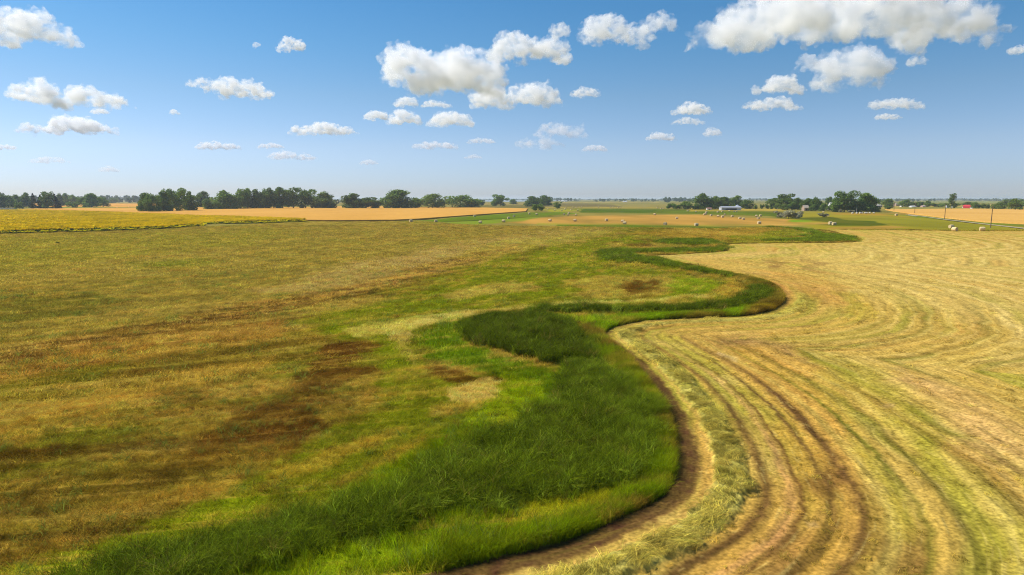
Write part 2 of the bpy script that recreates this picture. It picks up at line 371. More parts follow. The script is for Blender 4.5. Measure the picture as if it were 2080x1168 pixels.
def ground_paint(x, y, want='all'):
    """albedo of the ground at (x, y), region weights and swath data"""
    n = x.size
    r = np.hypot(x, y)
    wamp = np.clip(r * 0.012, 0.25, 4.0)
    wx = (fbm(x / 7.0, y / 7.0, 3, 3) - .5) * 4 * wamp + (fbm(x / 1.6, y / 1.6, 5, 2) - .5) * 1.6 * np.minimum(wamp, .8)
    wy = (fbm(x / 7.0, y / 7.0, 4, 3) - .5) * 4 * wamp + (fbm(x / 1.6, y / 1.6, 6, 2) - .5) * 1.6 * np.minimum(wamp, .8)
    px, py = proj(x, y)
    qx, qy = proj(x + wx, y + wy)
    dist, arc = edge_dist(x, y)
    mown = in_poly(x, y, _mown_poly)
    meadow = (~mown) & (py > 447.5) & (poly_sd(px, py, np.array(MEADOW_PX + [(1664, 467.5), (1720, 466), (3000, 470), (3000, 9500), (-9000, 9500), (-9000, 480)])) > 0)
    # streak coordinate of the meadow: old mower rows that swing round towards the view direction
    yy = np.maximum(y, 8)
    sc = (x - 36 * np.log(yy)) * (yy / np.sqrt(yy * yy + 36 * 36))
    al = np.sqrt(yy * yy + x * x)
    col = np.tile(lin((140, 132, 70)), (n, 1))

    def mix(c, m):
        nonlocal col
        col = col + (lin(c) - col) * m[:, None]

    # ---- far land
    far = (~mown) & (~meadow)
    if far.any():
        fx, fy = x[far], y[far]
        fpx, fpy = px[far], py[far]
        fpx = fpx + (fbm(fx / 25, fy / 40, 23, 3) - .5) * 26
        fpy = fpy + (fbm(fx / 18, fy / 30, 24, 3) - .5) * 2.2 * np.clip((fpy - 409) / 20, 0, 1)
        s1 = fbm(fx / 90, fy / 160, 21, 4)
        s2 = fbm(fx / 14, fy / 60, 22, 3)
        c = np.tile(lin((146, 136, 74)), (fx.size, 1))
        k = np.clip((s1 - .5) * 4, -1, 1)[:, None]
        c = c * (1 + .25 * k * np.array([1.0, .7, .9]))
        for rgb, st, so, pts in FAR_POLYS:
            m = poly_mask(fpx, fpy, pts, so) * st
            m = np.clip(m * (0.55 + .9 * s2), 0, 1)
            c = c + (lin(rgb) - c) * m[:, None]
        c = c * (0.8 + .4 * s2)[:, None] * np.array([1.06, 1.0, .72])
        col[far] = c
    # ---- meadow
    if meadow.any():
        mx, my = x[meadow], y[meadow]
        mqx, mqy = qx[meadow], qy[meadow]
        ms, ma = sc[meadow], al[meadow]
        n1 = fbm(ms / 3.2, ma / 16, 41, 4)
        n2 = fbm(mx / 11, my / 16, 42, 4)
        n3 = fbm(ms / .8, ma / 3.2, 43, 3)
        n4 = fbm(mx / 2.4, my / 3.5, 44, 3)
        n5 = fbm(mx / .45, my / .6, 45, 2)
        c = np.tile(lin((146, 124, 50)), (mx.size, 1))

        def mm(rgb, m):
            nonlocal c
            c = c + (lin(rgb) - c) * m[:, None]
        mm((176, 146, 76), smooth(.50, .64, n1) * .75)
        mm((112, 114, 26), smooth(.52, .66, n2) * .65)
        mm((96, 70, 24), smooth(.54, .66, fbm(ms / 2.0, ma / 9, 46, 4)) * .7)
        for i, (rgb, st, so, pts) in enumerate(MEADOW_POLYS):
            m = poly_mask(mqx, mqy, pts, so)
            if m.max() <= 0:
                continue
            nn = fbm(ms / 1.5 + 7 * i, ma / 6.0, 60 + i, 3)
            n6 = fbm(ms / .55 + 3 * i, ma / 2.4, 260 + i, 3)
            m = smooth(.12, .88, m * .95 + (nn - .5) * 1.3 * smooth(0, .25, m) + (n6 - .5) * .9 * smooth(0, .25, m)) * st * smooth(0, .12, m)
            mm(rgb, m)
        band = poly_mask(mqx, mqy, [(-80, 770), (100, 722), (300, 684), (500, 648), (660, 618), (760, 596), (900, 552), (1050, 505), (1050, 496), (900, 528), (740, 576), (640, 596), (500, 612), (300, 652), (100, 694), (-80, 732)], 7)
        bn = fbm(ms / .34, ma / 5.0, 47, 3)
        mm((190, 146, 78), band * smooth(.45, .62, bn) * .85)
        mm((78, 52, 24), band * smooth(.56, .40, bn) * .8)
        mm((196, 158, 76), smooth(.58, .70, n3) * .5)
        mm((70, 62, 18), smooth(.60, .8, n4) * .4)
        c = c * (0.48 + .6 * n4 + .5 * n5)[:, None] * np.array([1.0, 1.02, .66])
        col[meadow] = c
    # ---- mown hay field: swaths follow the edge of the uncut strip
    w = np.zeros(n)
    ruts = np.zeros(n)
    if mown.any():
        mx, my = x[mown], y[mown]
        d, a = dist[mown], arc[mown]
        rr = r[mown]
        d2 = d + (fbm(mx / 6, my / 6, 71, 3) - .5) * np.clip(d * .16, .25, 2.6)
        c = np.tile(lin((202, 166, 82)), (mx.size, 1))

        def mm(rgb, m):
            nonlocal c
            c = c + (lin(rgb) - c) * m[:, None]
        st1 = fbm(d2 / .34, a / 5, 72, 3)
        st2 = fbm(d2 / 2.1, a / 30, 73, 3)
        st3 = fbm(mx / 5, my / 5, 74, 4)
        st4 = fbm(mx / .5, my / .5, 75, 3)
        mm((164, 158, 56), smooth(.45, .68, st2) * .7)
        mm((208, 152, 78), smooth(.55, .75, fbm(d2 / 1.7, a / 22, 76, 3)) * .5)
        mm((222, 190, 112), smooth(.55, .8, st3) * .4)
        # repeated swaths
        per = 4.7
        ph = (d2 + .0) / per
        f = ph - np.floor(ph)
        fade = smooth(9.5, 13, d2) * (.45 + .55 * smooth(.35, .6, fbm(mx / 14, my / 14, 77, 3)))
        near = np.clip(1.2 - d2 / 28, .16, 1) * np.clip(1.25 - rr / 160, .35, 1)
        tr = np.exp(-((f - .12) / .055) ** 2) + .75 * np.exp(-((f - .40) / .05) ** 2)
        mm((116, 84, 44), np.clip(tr * fade * near * .85, 0, .8))
        mm((112, 118, 34), np.clip(np.exp(-((f - .22) / .10) ** 2) * fade * .7 * np.clip(1.4 - d2 / 40, .5, 1) * smooth(.4, .6, st3), 0, .8))
        f3 = d2 / 1.57 - np.floor(d2 / 1.57)
        mm((132, 112, 48), np.clip(np.exp(-((f3 - .5) / .11) ** 2) * .26 * smooth(8, 12, d2) * np.clip(1.4 - d2 / 40, .4, 1) * smooth(.3, .6, fbm(mx / 9, my / 9, 84, 3)), 0, .5))
        mm((226, 196, 118), np.clip(np.exp(-((f3 - .8) / .13) ** 2) * .3 * smooth(8, 12, d2) * np.clip(1.4 - d2 / 40, .4, 1), 0, .5))
        wr = np.exp(-((f - .68) / .13) ** 2)
        mm((206, 178, 86), np.clip(wr * fade * .35 * np.clip(1.4 - d2 / 40, .4, 1), 0, .6))
        rows = poly_mask(px[mown], py[mown], [(1690, 500), (1900, 482), (2200, 486), (2200, 760), (2000, 660), (1800, 580)], 30)
        mm((128, 104, 52), np.clip(np.exp(-((f - .15) / .10) ** 2) * rows * .55 * (.4 + 1.2 * st3), 0, .7))
        mm((236, 206, 134), np.clip(np.exp(-((f - .62) / .14) ** 2) * rows * .5, 0, .6))
        for rgb, st, so, pts in MOWN_POLYS:
            m = poly_mask(qx[mown], qy[mown], pts, so)
            if m.max() <= 0:
                continue
            mm(rgb, np.clip(m * st * (.45 + 1.1 * st3), 0, 1))
        # wheel ruts and rows of the first rounds of the mower
        rut = np.zeros(mx.size)
        ed = (fbm(a / 6, a * 0 + 3.3, 81, 2) - .5) * .5 + (fbm(mx / .6, my / .6, 82, 3) - .5) * .3
        nr = np.clip((82 - rr) / 42, .1, 1) * (.62 + .8 * fbm(d2 / 1.2, a / 9, 83, 3))
        for dc, dw, ds, rgb in ((3.95, .30, .9, (98, 70, 42)), (5.3, .15, .8, (108, 76, 40)), (6.45, .18, .8, (108, 80, 46)), (7.45, .32, .9, (98, 68, 44)), (9.6, .2, .7, (96, 102, 30)), (10.9, .26, .7, (96, 92, 32)), (13.2, .3, .5, (120, 96, 44)), (4.9, .25, .55, (196, 138, 96)), (8.4, .35, .5, (212, 186, 96))):
            rm_ = np.clip(np.exp(-((d + ed - dc) / dw) ** 2) * ds * nr, 0, .9)
            mm(rgb, rm_)
            if sum(rgb) < 300:
                rut = np.maximum(rut, rm_)
        # the first swath beside the uncut strip
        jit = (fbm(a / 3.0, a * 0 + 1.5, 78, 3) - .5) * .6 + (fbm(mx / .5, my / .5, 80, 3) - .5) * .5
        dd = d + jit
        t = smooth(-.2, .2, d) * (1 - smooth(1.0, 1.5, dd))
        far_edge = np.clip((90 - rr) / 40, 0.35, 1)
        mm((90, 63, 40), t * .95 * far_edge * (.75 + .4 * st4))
        mm((150, 108, 60), np.exp(-((dd - 1.15) / .09) ** 2) * .25)
        mm((196, 156, 84), np.exp(-((dd - 1.7) / .14) ** 2) * .6 * np.clip((105 - rr) / 45, .2, 1))
        win = smooth(1.65, 2.0, dd) * (1 - smooth(2.95, 3.35, dd))
        mm((190, 178, 92), win * .85 * np.clip((105 - rr) / 45, .15, 1))
        ruts[mown] = rut
        w[mown] = win * np.clip((110 - rr) / 50, .15, 1)
        # scattered clods and stalks
        mm((92, 80, 34), smooth(.66, .8, st1) * .5 * np.clip(1.2 - rr / 200, .25, 1))
        mm((222, 194, 116), smooth(.64, .84, fbm(d2 / .14, a / .8, 79, 3)) * .3 * (1 - t))
        c = c * (.42 + .65 * st4 + .55 * st1)[:, None] * np.array([1.06, 1.06, .93])
        col[mown] = c
    return dict(col=col, px=px, py=py, dist=dist, arc=arc, mown=mown, meadow=meadow, wind=w, ruts=ruts, sc=sc, al=al, r=r)


def ground_z(x, y, P):
    r = P['r']
    z = (fbm(x / 45, y / 45, 91, 2) - .5) * .5 * smooth(14, 40, r)
    z = z + (fbm(P['sc'] / 1.3, P['al'] / 3.0, 92, 3) - .5) * .34 * P['meadow'] * (1 - smooth(160, 330, r))
    mw = P['mown']
    z = z + (fbm(P['dist'] / .5, P['arc'] / 3.0, 93, 3) - .5) * .16 * mw * (1 - smooth(120, 260, r))
    z = z + P['wind'] * (.05 + .2 * fbm(x / .9, y / .9, 94, 3))
    f = P['dist'] / 4.7
    f = f - np.floor(f)
    z = z + mw * smooth(4.5, 7, P['dist']) * .05 * np.exp(-((f - .68) / .14) ** 2) * (1 - smooth(200, 300, r))
    return z


# ------------------------------------------------------------------ helpers for objects and materials
def tag(o, label=None, cat=None, group=None, kind=None):
    for k, v in (('label', label), ('category', cat), ('group', group), ('kind', kind)):
        if v:
            o[k] = v
    return o


def mesh_np(name, verts, faces_flat, loops_per_face, smooth_shade=True):
    me = bpy.data.meshes.new(name)
    verts = np.asarray(verts, np.float32)
    faces_flat = np.asarray(faces_flat, np.int32).ravel()
    nf = len(faces_flat) // loops_per_face
    me.vertices.add(len(verts))
    me.vertices.foreach_set('co', verts.ravel())
    me.loops.add(len(faces_flat))
    me.loops.foreach_set('vertex_index', faces_flat)
    me.polygons.add(nf)
    me.polygons.foreach_set('loop_start', np.arange(nf, dtype=np.int32) * loops_per_face)
    me.polygons.foreach_set('use_smooth', np.full(nf, smooth_shade))
    me.update(calc_edges=True)
    return me


def set_col(me, name, col):
    a = me.attributes.new(name, 'FLOAT_COLOR', 'POINT')
    c = np.ones((len(me.vertices), 4), np.float32)
    c[:, :3] = col
    a.data.foreach_set('color', c.ravel())


def link(name, me, parent=None, loc=(0, 0, 0)):
    o = bpy.data.objects.new(name, me)
    COL.objects.link(o)
    o.location = loc
    if parent:
        o.parent = parent
    return o


def new_mat(name):
    m = bpy.data.materials.new(name)
    m.use_nodes = True
    nt = m.node_tree
    return m, nt.nodes, nt.links, nt.nodes['Principled BSDF']


def plain(name, rgb, rough=.8, var=.25, scale=3.0, metallic=0.0, bump=0.0):
    """a painted or natural surface: base colour broken up by two noises"""
    m, N, L, b = new_mat(name)
    tc = N.new('ShaderNodeTexCoord')
    nz = N.new('ShaderNodeTexNoise')
    nz.inputs['Scale'].default_value = scale
    nz.inputs['Detail'].default_value = 5
    L.new(tc.outputs['Object'], nz.inputs['Vector'])
    mp = N.new('ShaderNodeMapRange')
    mp.inputs['To Min'].default_value = 1 - var
    mp.inputs['To Max'].default_value = 1 + var
    L.new(nz.outputs['Fac'], mp.inputs['Value'])
    mx = N.new('ShaderNodeMix')
    mx.data_type = 'RGBA'
    mx.blend_type = 'MULTIPLY'
    mx.inputs[0].default_value = 1
    mx.inputs[6].default_value = (*[q * .84 for q in rgb], 1)
    L.new(mp.outputs[0], mx.inputs[7])
    L.new(mx.outputs[2], b.inputs['Base Color'])
    b.inputs['Roughness'].default_value = rough
    b.inputs['Metallic'].default_value = metallic
    b.inputs['Specular IOR Level'].default_value = .02
    if bump:
        bp = N.new('ShaderNodeBump')
        bp.inputs['Strength'].default_value = bump
        L.new(nz.outputs['Fac'], bp.inputs['Height'])
        L.new(bp.outputs[0], b.inputs['Normal'])
    return m


def attr_ground_mat(name, gain, scale=14.0, amount=.35):
    m, N, L, b = new_mat(name)
    at_ = N.new('ShaderNodeAttribute')
    at_.attribute_name = 'col'
    geo = N.new('ShaderNodeNewGeometry')
    nz = N.new('ShaderNodeTexNoise')
    nz.inputs['Scale'].default_value = scale
    nz.inputs['Detail'].default_value = 4
    L.new(geo.outputs['Position'], nz.inputs['Vector'])
    mp = N.new('ShaderNodeMapRange')
    mp.inputs['From Min'].default_value = .25
    mp.inputs['From Max'].default_value = .75
    gain *= .813
    mp.inputs['To Min'].default_value = gain * (1 - amount)
    mp.inputs['To Max'].default_value = gain * (1 + amount)
    L.new(nz.outputs['Fac'], mp.inputs['Value'])
    vm = N.new('ShaderNodeVectorMath')
    vm.operation = 'SCALE'
    L.new(at_.outputs['Color'], vm.inputs[0])
    L.new(mp.outputs[0], vm.inputs['Scale'])
    L.new(vm.outputs[0], b.inputs['Base Color'])
    b.inputs['Roughness'].default_value = .95
    b.inputs['Specular IOR Level'].default_value = 0
    return m


# ------------------------------------------------------------------ ground sheet
def build_ground():
    th = np.concatenate([np.linspace(-180, -46, 28)[:-1], np.linspace(-46, 46, 1080), np.linspace(46, 180, 28)[1:]])
    th = np.radians(th)
    pys = np.concatenate([np.arange(1330, 700, -1.7), np.arange(700, 480, -1.2), np.arange(480, 412, -.45), [411.5, 411, 410, 409, 408, 407.3, 406.6, 406, 405.6, 405.3]])
    rs = [0.01, 4.0, 8.0, 11.0, 13.0]
    for p in pys:
        rs.append(at(1040, p)[1])
    rs = np.array([v for v in rs if v > 0 and v < 13500] + [14000.0])
    rs.sort()
    R, T = np.meshgrid(rs, th, indexing='ij')
    x, y = (R * np.sin(T)).ravel(), (R * np.cos(T)).ravel()
    P = ground_paint(x, y)
    z = ground_z(x, y, P)
    nr, nt = len(rs), len(th)
    i = np.arange(nr - 1)[:, None] * nt + np.arange(nt - 1)[None, :]
    q = np.stack([i, i + 1, i + nt + 1, i + nt], -1).reshape(-1, 4)[:, ::-1]
    reg = np.where(P['mown'], 2, np.where(P['meadow'], 1, 0))
    fr = reg[q].max(1)
    V = np.stack([x, y, z], 1)
    mats = {0: attr_ground_mat('far_fields', 1.0 / GAIN_BARE, .02, .12), 1: attr_ground_mat('meadow_turf', 1.05 / GAIN_BARE, 9, .35), 2: attr_ground_mat('hay_stubble', 1.0 / GAIN_BARE, 6, .5)}
    for k, nm in ((0, 'ground'), (1, 'meadow'), (2, 'mown_field')):
        qq = q[fr == k]
        used, inv = np.unique(qq, return_inverse=True)
        me = mesh_np(nm, V[used], inv.reshape(-1, 4), 4)
        set_col(me, 'col', P['col'][used])
        me.materials.append(mats[k])
        tag(link(nm, me), kind='structure')


build_ground()


# ------------------------------------------------------------------ grass, reeds, hay: uncountable cover scattered over points
def leaf_mat(name, transl=.35, rough=.6, spec=.15, var=.35):
    m, N, L, b = new_mat(name)
    a = N.new('ShaderNodeAttribute')
    a.attribute_type = 'INSTANCER'
    a.attribute_name = 'col'
    t = N.new('ShaderNodeAttribute')
    t.attribute_name = 'tint'
    vm = N.new('ShaderNodeVectorMath')
    vm.operation = 'MULTIPLY'
    L.new(a.outputs['Color'], vm.inputs[0])
    L.new(t.outputs['Color'], vm.inputs[1])
    L.new(vm.outputs[0], b.inputs['Base Color'])
    b.inputs['Roughness'].default_value = rough
    b.inputs['Specular IOR Level'].default_value = spec
    tr = N.new('ShaderNodeBsdfTranslucent')
    L.new(vm.outputs[0], tr.inputs['Color'])
    ms = N.new('ShaderNodeMixShader')
    ms.inputs[0].default_value = transl
    L.new(b.outputs[0], ms.inputs[1])
    L.new(tr.outputs[0], ms.inputs[2])
    L.new(ms.outputs[0], N['Material Output'].inputs['Surface'])
    return m


def blades(name, n, spread, h, w, lean, bend, mat, flat=False, tint_var=.35, seeds=1, droop=0.0):
    """a clump of tapering bent blades; flat clumps are strands lying on the ground"""
    rng = np.random.default_rng(hash(name) % 1000 if False else sum(map(ord, name)) + seeds)
    V, Q, T = [], [], []
    for k in range(n):
        ang = rng.uniform(0, 2 * math.pi)
        rad = spread * math.sqrt(rng.uniform())
        bx, by = rad * math.cos(ang), rad * math.sin(ang)
        hh = h * rng.uniform(.6, 1.12)
        if flat:
            dirn = rng.normal(0, .45)
            z0 = rng.uniform(0, flat)
            ht = rng.uniform(.02, .5) * flat
        else:
            dirn = rng.uniform(0, 2 * math.pi)
        dx, dy = math.cos(dirn), math.sin(dirn)
        wx, wy = (-dy, dx) if not flat else (-dy, dx)
        fa = rng.uniform(0, 2 * math.pi)
        if not flat:
            wx, wy = math.cos(fa), math.sin(fa)
        ww = w * rng.uniform(.7, 1.3)
        bnd, glow = bend, 1.0
        if droop and rng.uniform() < droop:
            bnd, glow = bend + .5, 1.3
            ww *= 1.6
            hh *= rng.uniform(.9, 1.1)
        base = len(V)
        tint = glow * np.clip(1 + rng.normal(0, tint_var), .35, 1.9) * np.array([1 + rng.normal(0, .06), 1, 1 + rng.normal(0, .1)])
        for s in range(4):
            t = s / 3
            if flat:
                px_ = bx + dx * hh * (t - .5)
                py_ = by + dy * hh * (t - .5)
                pz = z0 + ht * 4 * t * (1 - t) + .01
            else:
                out = lean * hh * t + bnd * hh * t ** 3
                px_, py_ = bx + dx * out, by + dy * out
                pz = hh * (t - .35 * bnd * t ** 3)
            tw = ww * (1 - .85 * t ** 1.6) * .5 if not flat else ww * .5 * (1 - .6 * abs(2 * t - 1))
            V += [(px_ - wx * tw, py_ - wy * tw, pz), (px_ + wx * tw, py_ + wy * tw, pz + (0.3 * tw if flat else 0))]
            T += [tint, tint]
        for s in range(3):
            q = base + 2 * s
            Q.append((q, q + 1, q + 3, q + 2))
    me = mesh_np(name, V, Q, 4)
    set_col(me, 'tint', np.array(T))
    me.materials.append(mat)
    return me


def scatter(name, kit, pts, rot, scl, col, idx, cat, label):
    """one 'stuff' object: kit clumps instanced on its vertices"""
    sub = bpy.data.collections.new(name + '_kit')
    for i, me in enumerate(kit):
        ko = bpy.data.objects.new('%s_clump_%02d' % (name, i), me)
        sub.objects.link(ko)
    n = len(pts)
    me = bpy.data.meshes.new(name)
    me.vertices.add(n)
    me.vertices.foreach_set('co', np.asarray(pts, np.float32).ravel())
    set_col(me, 'col', np.asarray(col) * .813)
    a = me.attributes.new('rot', 'FLOAT_VECTOR', 'POINT')
    a.data.foreach_set('vector', np.asarray(rot, np.float32).ravel())
    a = me.attributes.new('scl', 'FLOAT_VECTOR', 'POINT')
    a.data.foreach_set('vector', np.asarray(scl, np.float32).ravel())
    a = me.attributes.new('idx', 'INT', 'POINT')
    a.data.foreach_set('value', np.asarray(idx, np.int32).ravel())
    o = link(name, me)
    g = bpy.data.node_groups.new(name + '_cover', 'GeometryNodeTree')
    g.interface.new_socket('Geometry', in_out='INPUT', socket_type='NodeSocketGeometry')
    g.interface.new_socket('Geometry', in_out='OUTPUT', socket_type='NodeSocketGeometry')
    N, L = g.nodes, g.links
    gi, go = N.new('NodeGroupInput'), N.new('NodeGroupOutput')
    ci = N.new('GeometryNodeCollectionInfo')
    ci.inputs['Collection'].default_value = sub
    ci.inputs['Separate Children'].default_value = True
    ci.inputs['Reset Children'].default_value = True
    ip = N.new('GeometryNodeInstanceOnPoints')
    ip.inputs['Pick Instance'].default_value = True

    def named(nm, ty):
        na = N.new('GeometryNodeInputNamedAttribute')
        na.data_type = ty
        na.inputs['Name'].default_value = nm
        return next(s for s in na.outputs if s.enabled and s.name == 'Attribute')
    e2r = N.new('FunctionNodeEulerToRotation')
    L.new(named('rot', 'FLOAT_VECTOR'), e2r.inputs[0])
    L.new(e2r.outputs[0], ip.inputs['Rotation'])
    L.new(named('scl', 'FLOAT_VECTOR'), ip.inputs['Scale'])
    L.new(named('idx', 'INT'), ip.inputs['Instance Index'])
    L.new(gi.outputs[0], ip.inputs['Points'])
    L.new(ci.outputs[0], ip.inputs['Instance'])
    L.new(ip.outputs[0], go.inputs[0])
    md = o.modifiers.new('cover', 'NODES')
    md.node_group = g
    return tag(o, label, cat, kind='stuff')


def field_points(r0, r1, density, half=42.0):
    """random ground points between two distances from the drone, over the width of the view"""
    n = int(math.radians(2 * half) / 2 * (r1 * r1 - r0 * r0) * density)
    r = np.sqrt(RNG.uniform(r0 * r0, r1 * r1, n))
    t = np.radians(RNG.uniform(-half, half, n))
    return r * np.sin(t), r * np.cos(t)


M_GRASS = leaf_mat('grass_blades', .45, .7, 0)
M_REED = leaf_mat('cattail_leaves', .42, .65, .02)
M_HAY = leaf_mat('cut_hay', .2, .7, .02)


def reed_masks(x, y):
    m = np.zeros(x.size)
    h = np.zeros(x.size)
    tone = np.ones(x.size)
    for poly, hh, sh in REEDS:
        bb = (x > poly[:, 0].min() - 3) & (x < poly[:, 0].max() + 3) & (y > poly[:, 1].min() - 3) & (y < poly[:, 1].max() + 3)
        if bb.any():
            sd_ = poly_sd(x[bb], y[bb], poly)
            v = smooth(-.5, .9, sd_ + (fbm(x[bb] / 2.2, y[bb] / 2.2, 140, 3) - .5) * 2.0)
            m[bb] = np.maximum(m[bb], v)
            h[bb] = np.where(v > .05, hh, h[bb])
            tone[bb] = np.where(v > .05, sh, tone[bb])
    return m, h, tone


def build_cover():
    kits = {
        'near': [blades('g0%d' % i, 22, .26, .40, .0125, .35, .45, M_GRASS, seeds=i, tint_var=.27) for i in range(4)],
        'mid': [blades('g1%d' % i, 30, .55, .42, .023, .35, .45, M_GRASS, seeds=i, tint_var=.27) for i in range(4)],
        'far': [blades('g2%d' % i, 44, 1.5, .42, .055, .35, .4, M_GRASS, seeds=i, tint_var=.27) for i in range(4)],
    }
    gp, gr, gs, gc, gi = [], [], [], [], []       # meadow grass
    sp_, sr, ss, sc_, si = [], [], [], [], []      # lush green sedge
    rp, rr, rs_, rc, ri = [], [], [], [], []       # reeds
    hp, hr, hs, hc, hi = [], [], [], [], []        # hay
    kit_grass = kits['near'] + kits['mid'] + kits['far']
    kit_reed = [blades('r0%d' % i, 30, .20, .92, .015, .12, .38, M_REED, seeds=i, tint_var=.5, droop=.28) for i in range(4)] + \
               [blades('r1%d' % i, 46, .5, .95, .023, .12, .38, M_REED, seeds=i, tint_var=.5, droop=.28) for i in range(4)]
    kit_hay = [blades('h0%d' % i, 40, .30, .5, .013, 0, 0, M_HAY, flat=.16, seeds=i) for i in range(4)] + \
              [blades('h1%d' % i, 36, .7, .9, .03, 0, 0, M_HAY, flat=.18, seeds=i) for i in range(4)]
    for band, (r0, r1, dg, base, hscale) in enumerate(((15, 48, 17.0, 0, 1.0), (48, 120, 3.6, 4, 1.0), (120, 330, .5, 8, 1.05))):
        x, y = field_points(r0, r1, dg)
        P = ground_paint(x, y)
        ok = (P['py'] < 1330)
        x, y = x[ok], y[ok]
        P = {k: v[ok] for k, v in P.items()}
        z = ground_z(x, y, P)
        rm, rh, rt = reed_masks(x, y)
        n = x.size
        u = RNG.uniform(size=n)
        green = P['col'][:, 1] / (P['col'][:, 0] + 1e-6)
        lush = smooth(1.0, 1.6, green)
        near_edge = P['meadow'] & (P['dist'] < 6)
        # meadow grass (dry) and sedge (lush)
        g = P['meadow'] & (rm < .5)
        tall = .52 + .5 * fbm(x / 3, y / 3, 150, 3) + .45 * lush + .5 * near_edge * (1 - np.clip(P['dist'] / 6, 0, 1))
        for sel, (A, B, C, D, E), hmul in ((g & (lush < .5), (gp, gr, gs, gc, gi), 1.0), (g & (lush >= .5), (sp_, sr, ss, sc_, si), 1.12)):
            k = sel.sum()
            if not k:
                continue
            A.append(np.stack([x[sel], y[sel], z[sel] - .03], 1))
            B.append(np.stack([RNG.normal(0, .12, k), RNG.normal(0, .12, k), RNG.uniform(0, 6.28, k)], 1))
            s = RNG.uniform(.8, 1.2, k)
            C.append(np.stack([s, s, s * tall[sel] * hmul * hscale], 1))
            cc = P['col'][sel] * RNG.uniform(.66, 1.38, (k, 1)) * (1 + RNG.normal(0, .06, (k, 3)))
            cc = cc * (1.8 - .5 * lush[sel])[:, None] * (1 + lush[sel][:, None] * np.array([.14, 0, -.2]))
            pk = RNG.uniform(size=(k, 1))
            wk = (fbm(x[sel] / 4, y[sel] / 4, 156, 3)[:, None] > .5) & (band < 2)
            cc = np.where((pk < .05) & wk, lin((140, 158, 62)), np.where((pk > .95) & wk, lin((128, 84, 40)), cc))
            C[-1] = C[-1] * np.where((pk < .05) & wk, 1.35, 1.0)
            D.append(np.clip(cc, 0, .85))
            E.append(base + RNG.integers(0, 4, k))
        # tall fringe right at the mown edge
        # reeds
        sel = np.nonzero((rm > .35) & P['meadow'] & (RNG.uniform(size=n) < rm))[0]
        sel = np.repeat(sel, (2, 3, 7)[band])
        k = len(sel)
        if k:
            jx, jy = RNG.normal(0, (.14, .3, .9)[band], (2, k))
            rp.append(np.stack([x[sel] + jx, y[sel] + jy, z[sel] - .05], 1))
            rr.append(np.stack([RNG.normal(0, .08, k), RNG.normal(0, .08, k), RNG.uniform(0, 6.28, k)], 1))
            s = RNG.uniform(.85, 1.2, k) * (1.0, 1.0, 1.5)[band]
            hh = rh[sel] * .86 * (.62 + .62 * fbm(x[sel] / 1.6, y[sel] / 1.6, 151, 3)) * RNG.uniform(.8, 1.2, k)
            rs_.append(np.stack([s, s, hh], 1))
            nn = fbm(x[sel] / 2.2, y[sel] / 2.2, 152, 3)[:, None]
            c = 1.45 * (lin((90, 102, 12)) * (1 - nn) + lin((126, 138, 30)) * nn)
            pick = RNG.uniform(size=(k, 1))
            c = np.where(pick > .86, 1.4 * lin((150, 162, 56)), np.where(pick < .03, lin((170, 140, 80)), c))
            rc.append(c * RNG.uniform(.35, 1.7, (k, 1)) * rt[sel][:, None] * np.array([.98, 1.03, .7]))
            ri.append((0 if band == 0 else 4) + RNG.integers(0, 4, k))
        # loose hay
        if band < 2:
            hd = (.06 + .94 * smooth(1.6, 2.2, P['dist'])) * (.13 + .77 * P['wind']) * (1 - .95 * P['ruts']) * (.2 + 1.2 * fbm(x / 1.5, y / 1.5, 153, 3))
            sel = P['mown'] & (u < hd)
            k = sel.sum()
            hp.append(np.stack([x[sel], y[sel], z[sel] - .04], 1))
            eps = .6
            dx = edge_dist(x[sel] + eps, y[sel])[0] - edge_dist(x[sel] - eps, y[sel])[0]
            dy = edge_dist(x[sel], y[sel] + eps)[0] - edge_dist(x[sel], y[sel] - eps)[0]
            along = np.arctan2(dx, -dy)
            swirl = (fbm(x[sel] / 1.2, y[sel] / 1.2, 154, 3) - .5) * 5.0
            hr.append(np.stack([RNG.normal(0, .18, k), RNG.normal(0, .18, k), along + swirl + .5], 1))
            s = RNG.uniform(.7, 1.25, k) * (.6 + .4 * P['wind'][sel])
            hs.append(np.stack([s, s, s * (.5 + .4 * P['wind'][sel])], 1))
            kk = (.15 + .35 * P['wind'][sel])[:, None]
            c = P['col'][sel] * (1 - kk) + lin((194, 178, 92)) * kk
            gn = fbm(x[sel] / 1.1, y[sel] / 1.1, 155, 3)[:, None]
            c = c * (1 - .6 * gn) + lin((158, 164, 66)) * .6 * gn
            hc.append(np.clip(c * RNG.uniform(.5, 1.5, (k, 1)) * np.array([1.25, 1.12, .85]), 0, .85))
            hi.append((0 if band == 0 else 4) + RNG.integers(0, 4, k))
    # a denser fringe of tall grass along the cut edge
    n = 26000
    a = RNG.uniform(8, _arc[-1], n)
    a = np.where(RNG.uniform(size=n) < .6, RNG.uniform(5, 110, n), a)
    k = np.clip(np.searchsorted(_arc, a) - 1, 0, len(EDGE) - 2)
    t = (a - _arc[k]) / (_arc[k + 1] - _arc[k])
    p = EDGE[k] + (EDGE[k + 1] - EDGE[k]) * t[:, None]
    tg = EDGE[k + 1] - EDGE[k]
    tg /= np.linalg.norm(tg, axis=1)[:, None]
    off = np.abs(RNG.normal(0, .55, n))
    x, y = p[:, 0] - tg[:, 1] * off, p[:, 1] + tg[:, 0] * off
    bad = in_poly(x, y, _mown_poly)
    x, y = np.where(bad, p[:, 0] + tg[:, 1] * off, x), np.where(bad, p[:, 1] - tg[:, 0] * off, y)
    P = ground_paint(x, y)
    sel = (~P['mown']) & (P['py'] < 1330) & (P['py'] > 464)
    x, y = x[sel], y[sel]
    P = {q: v[sel] for q, v in P.items()}
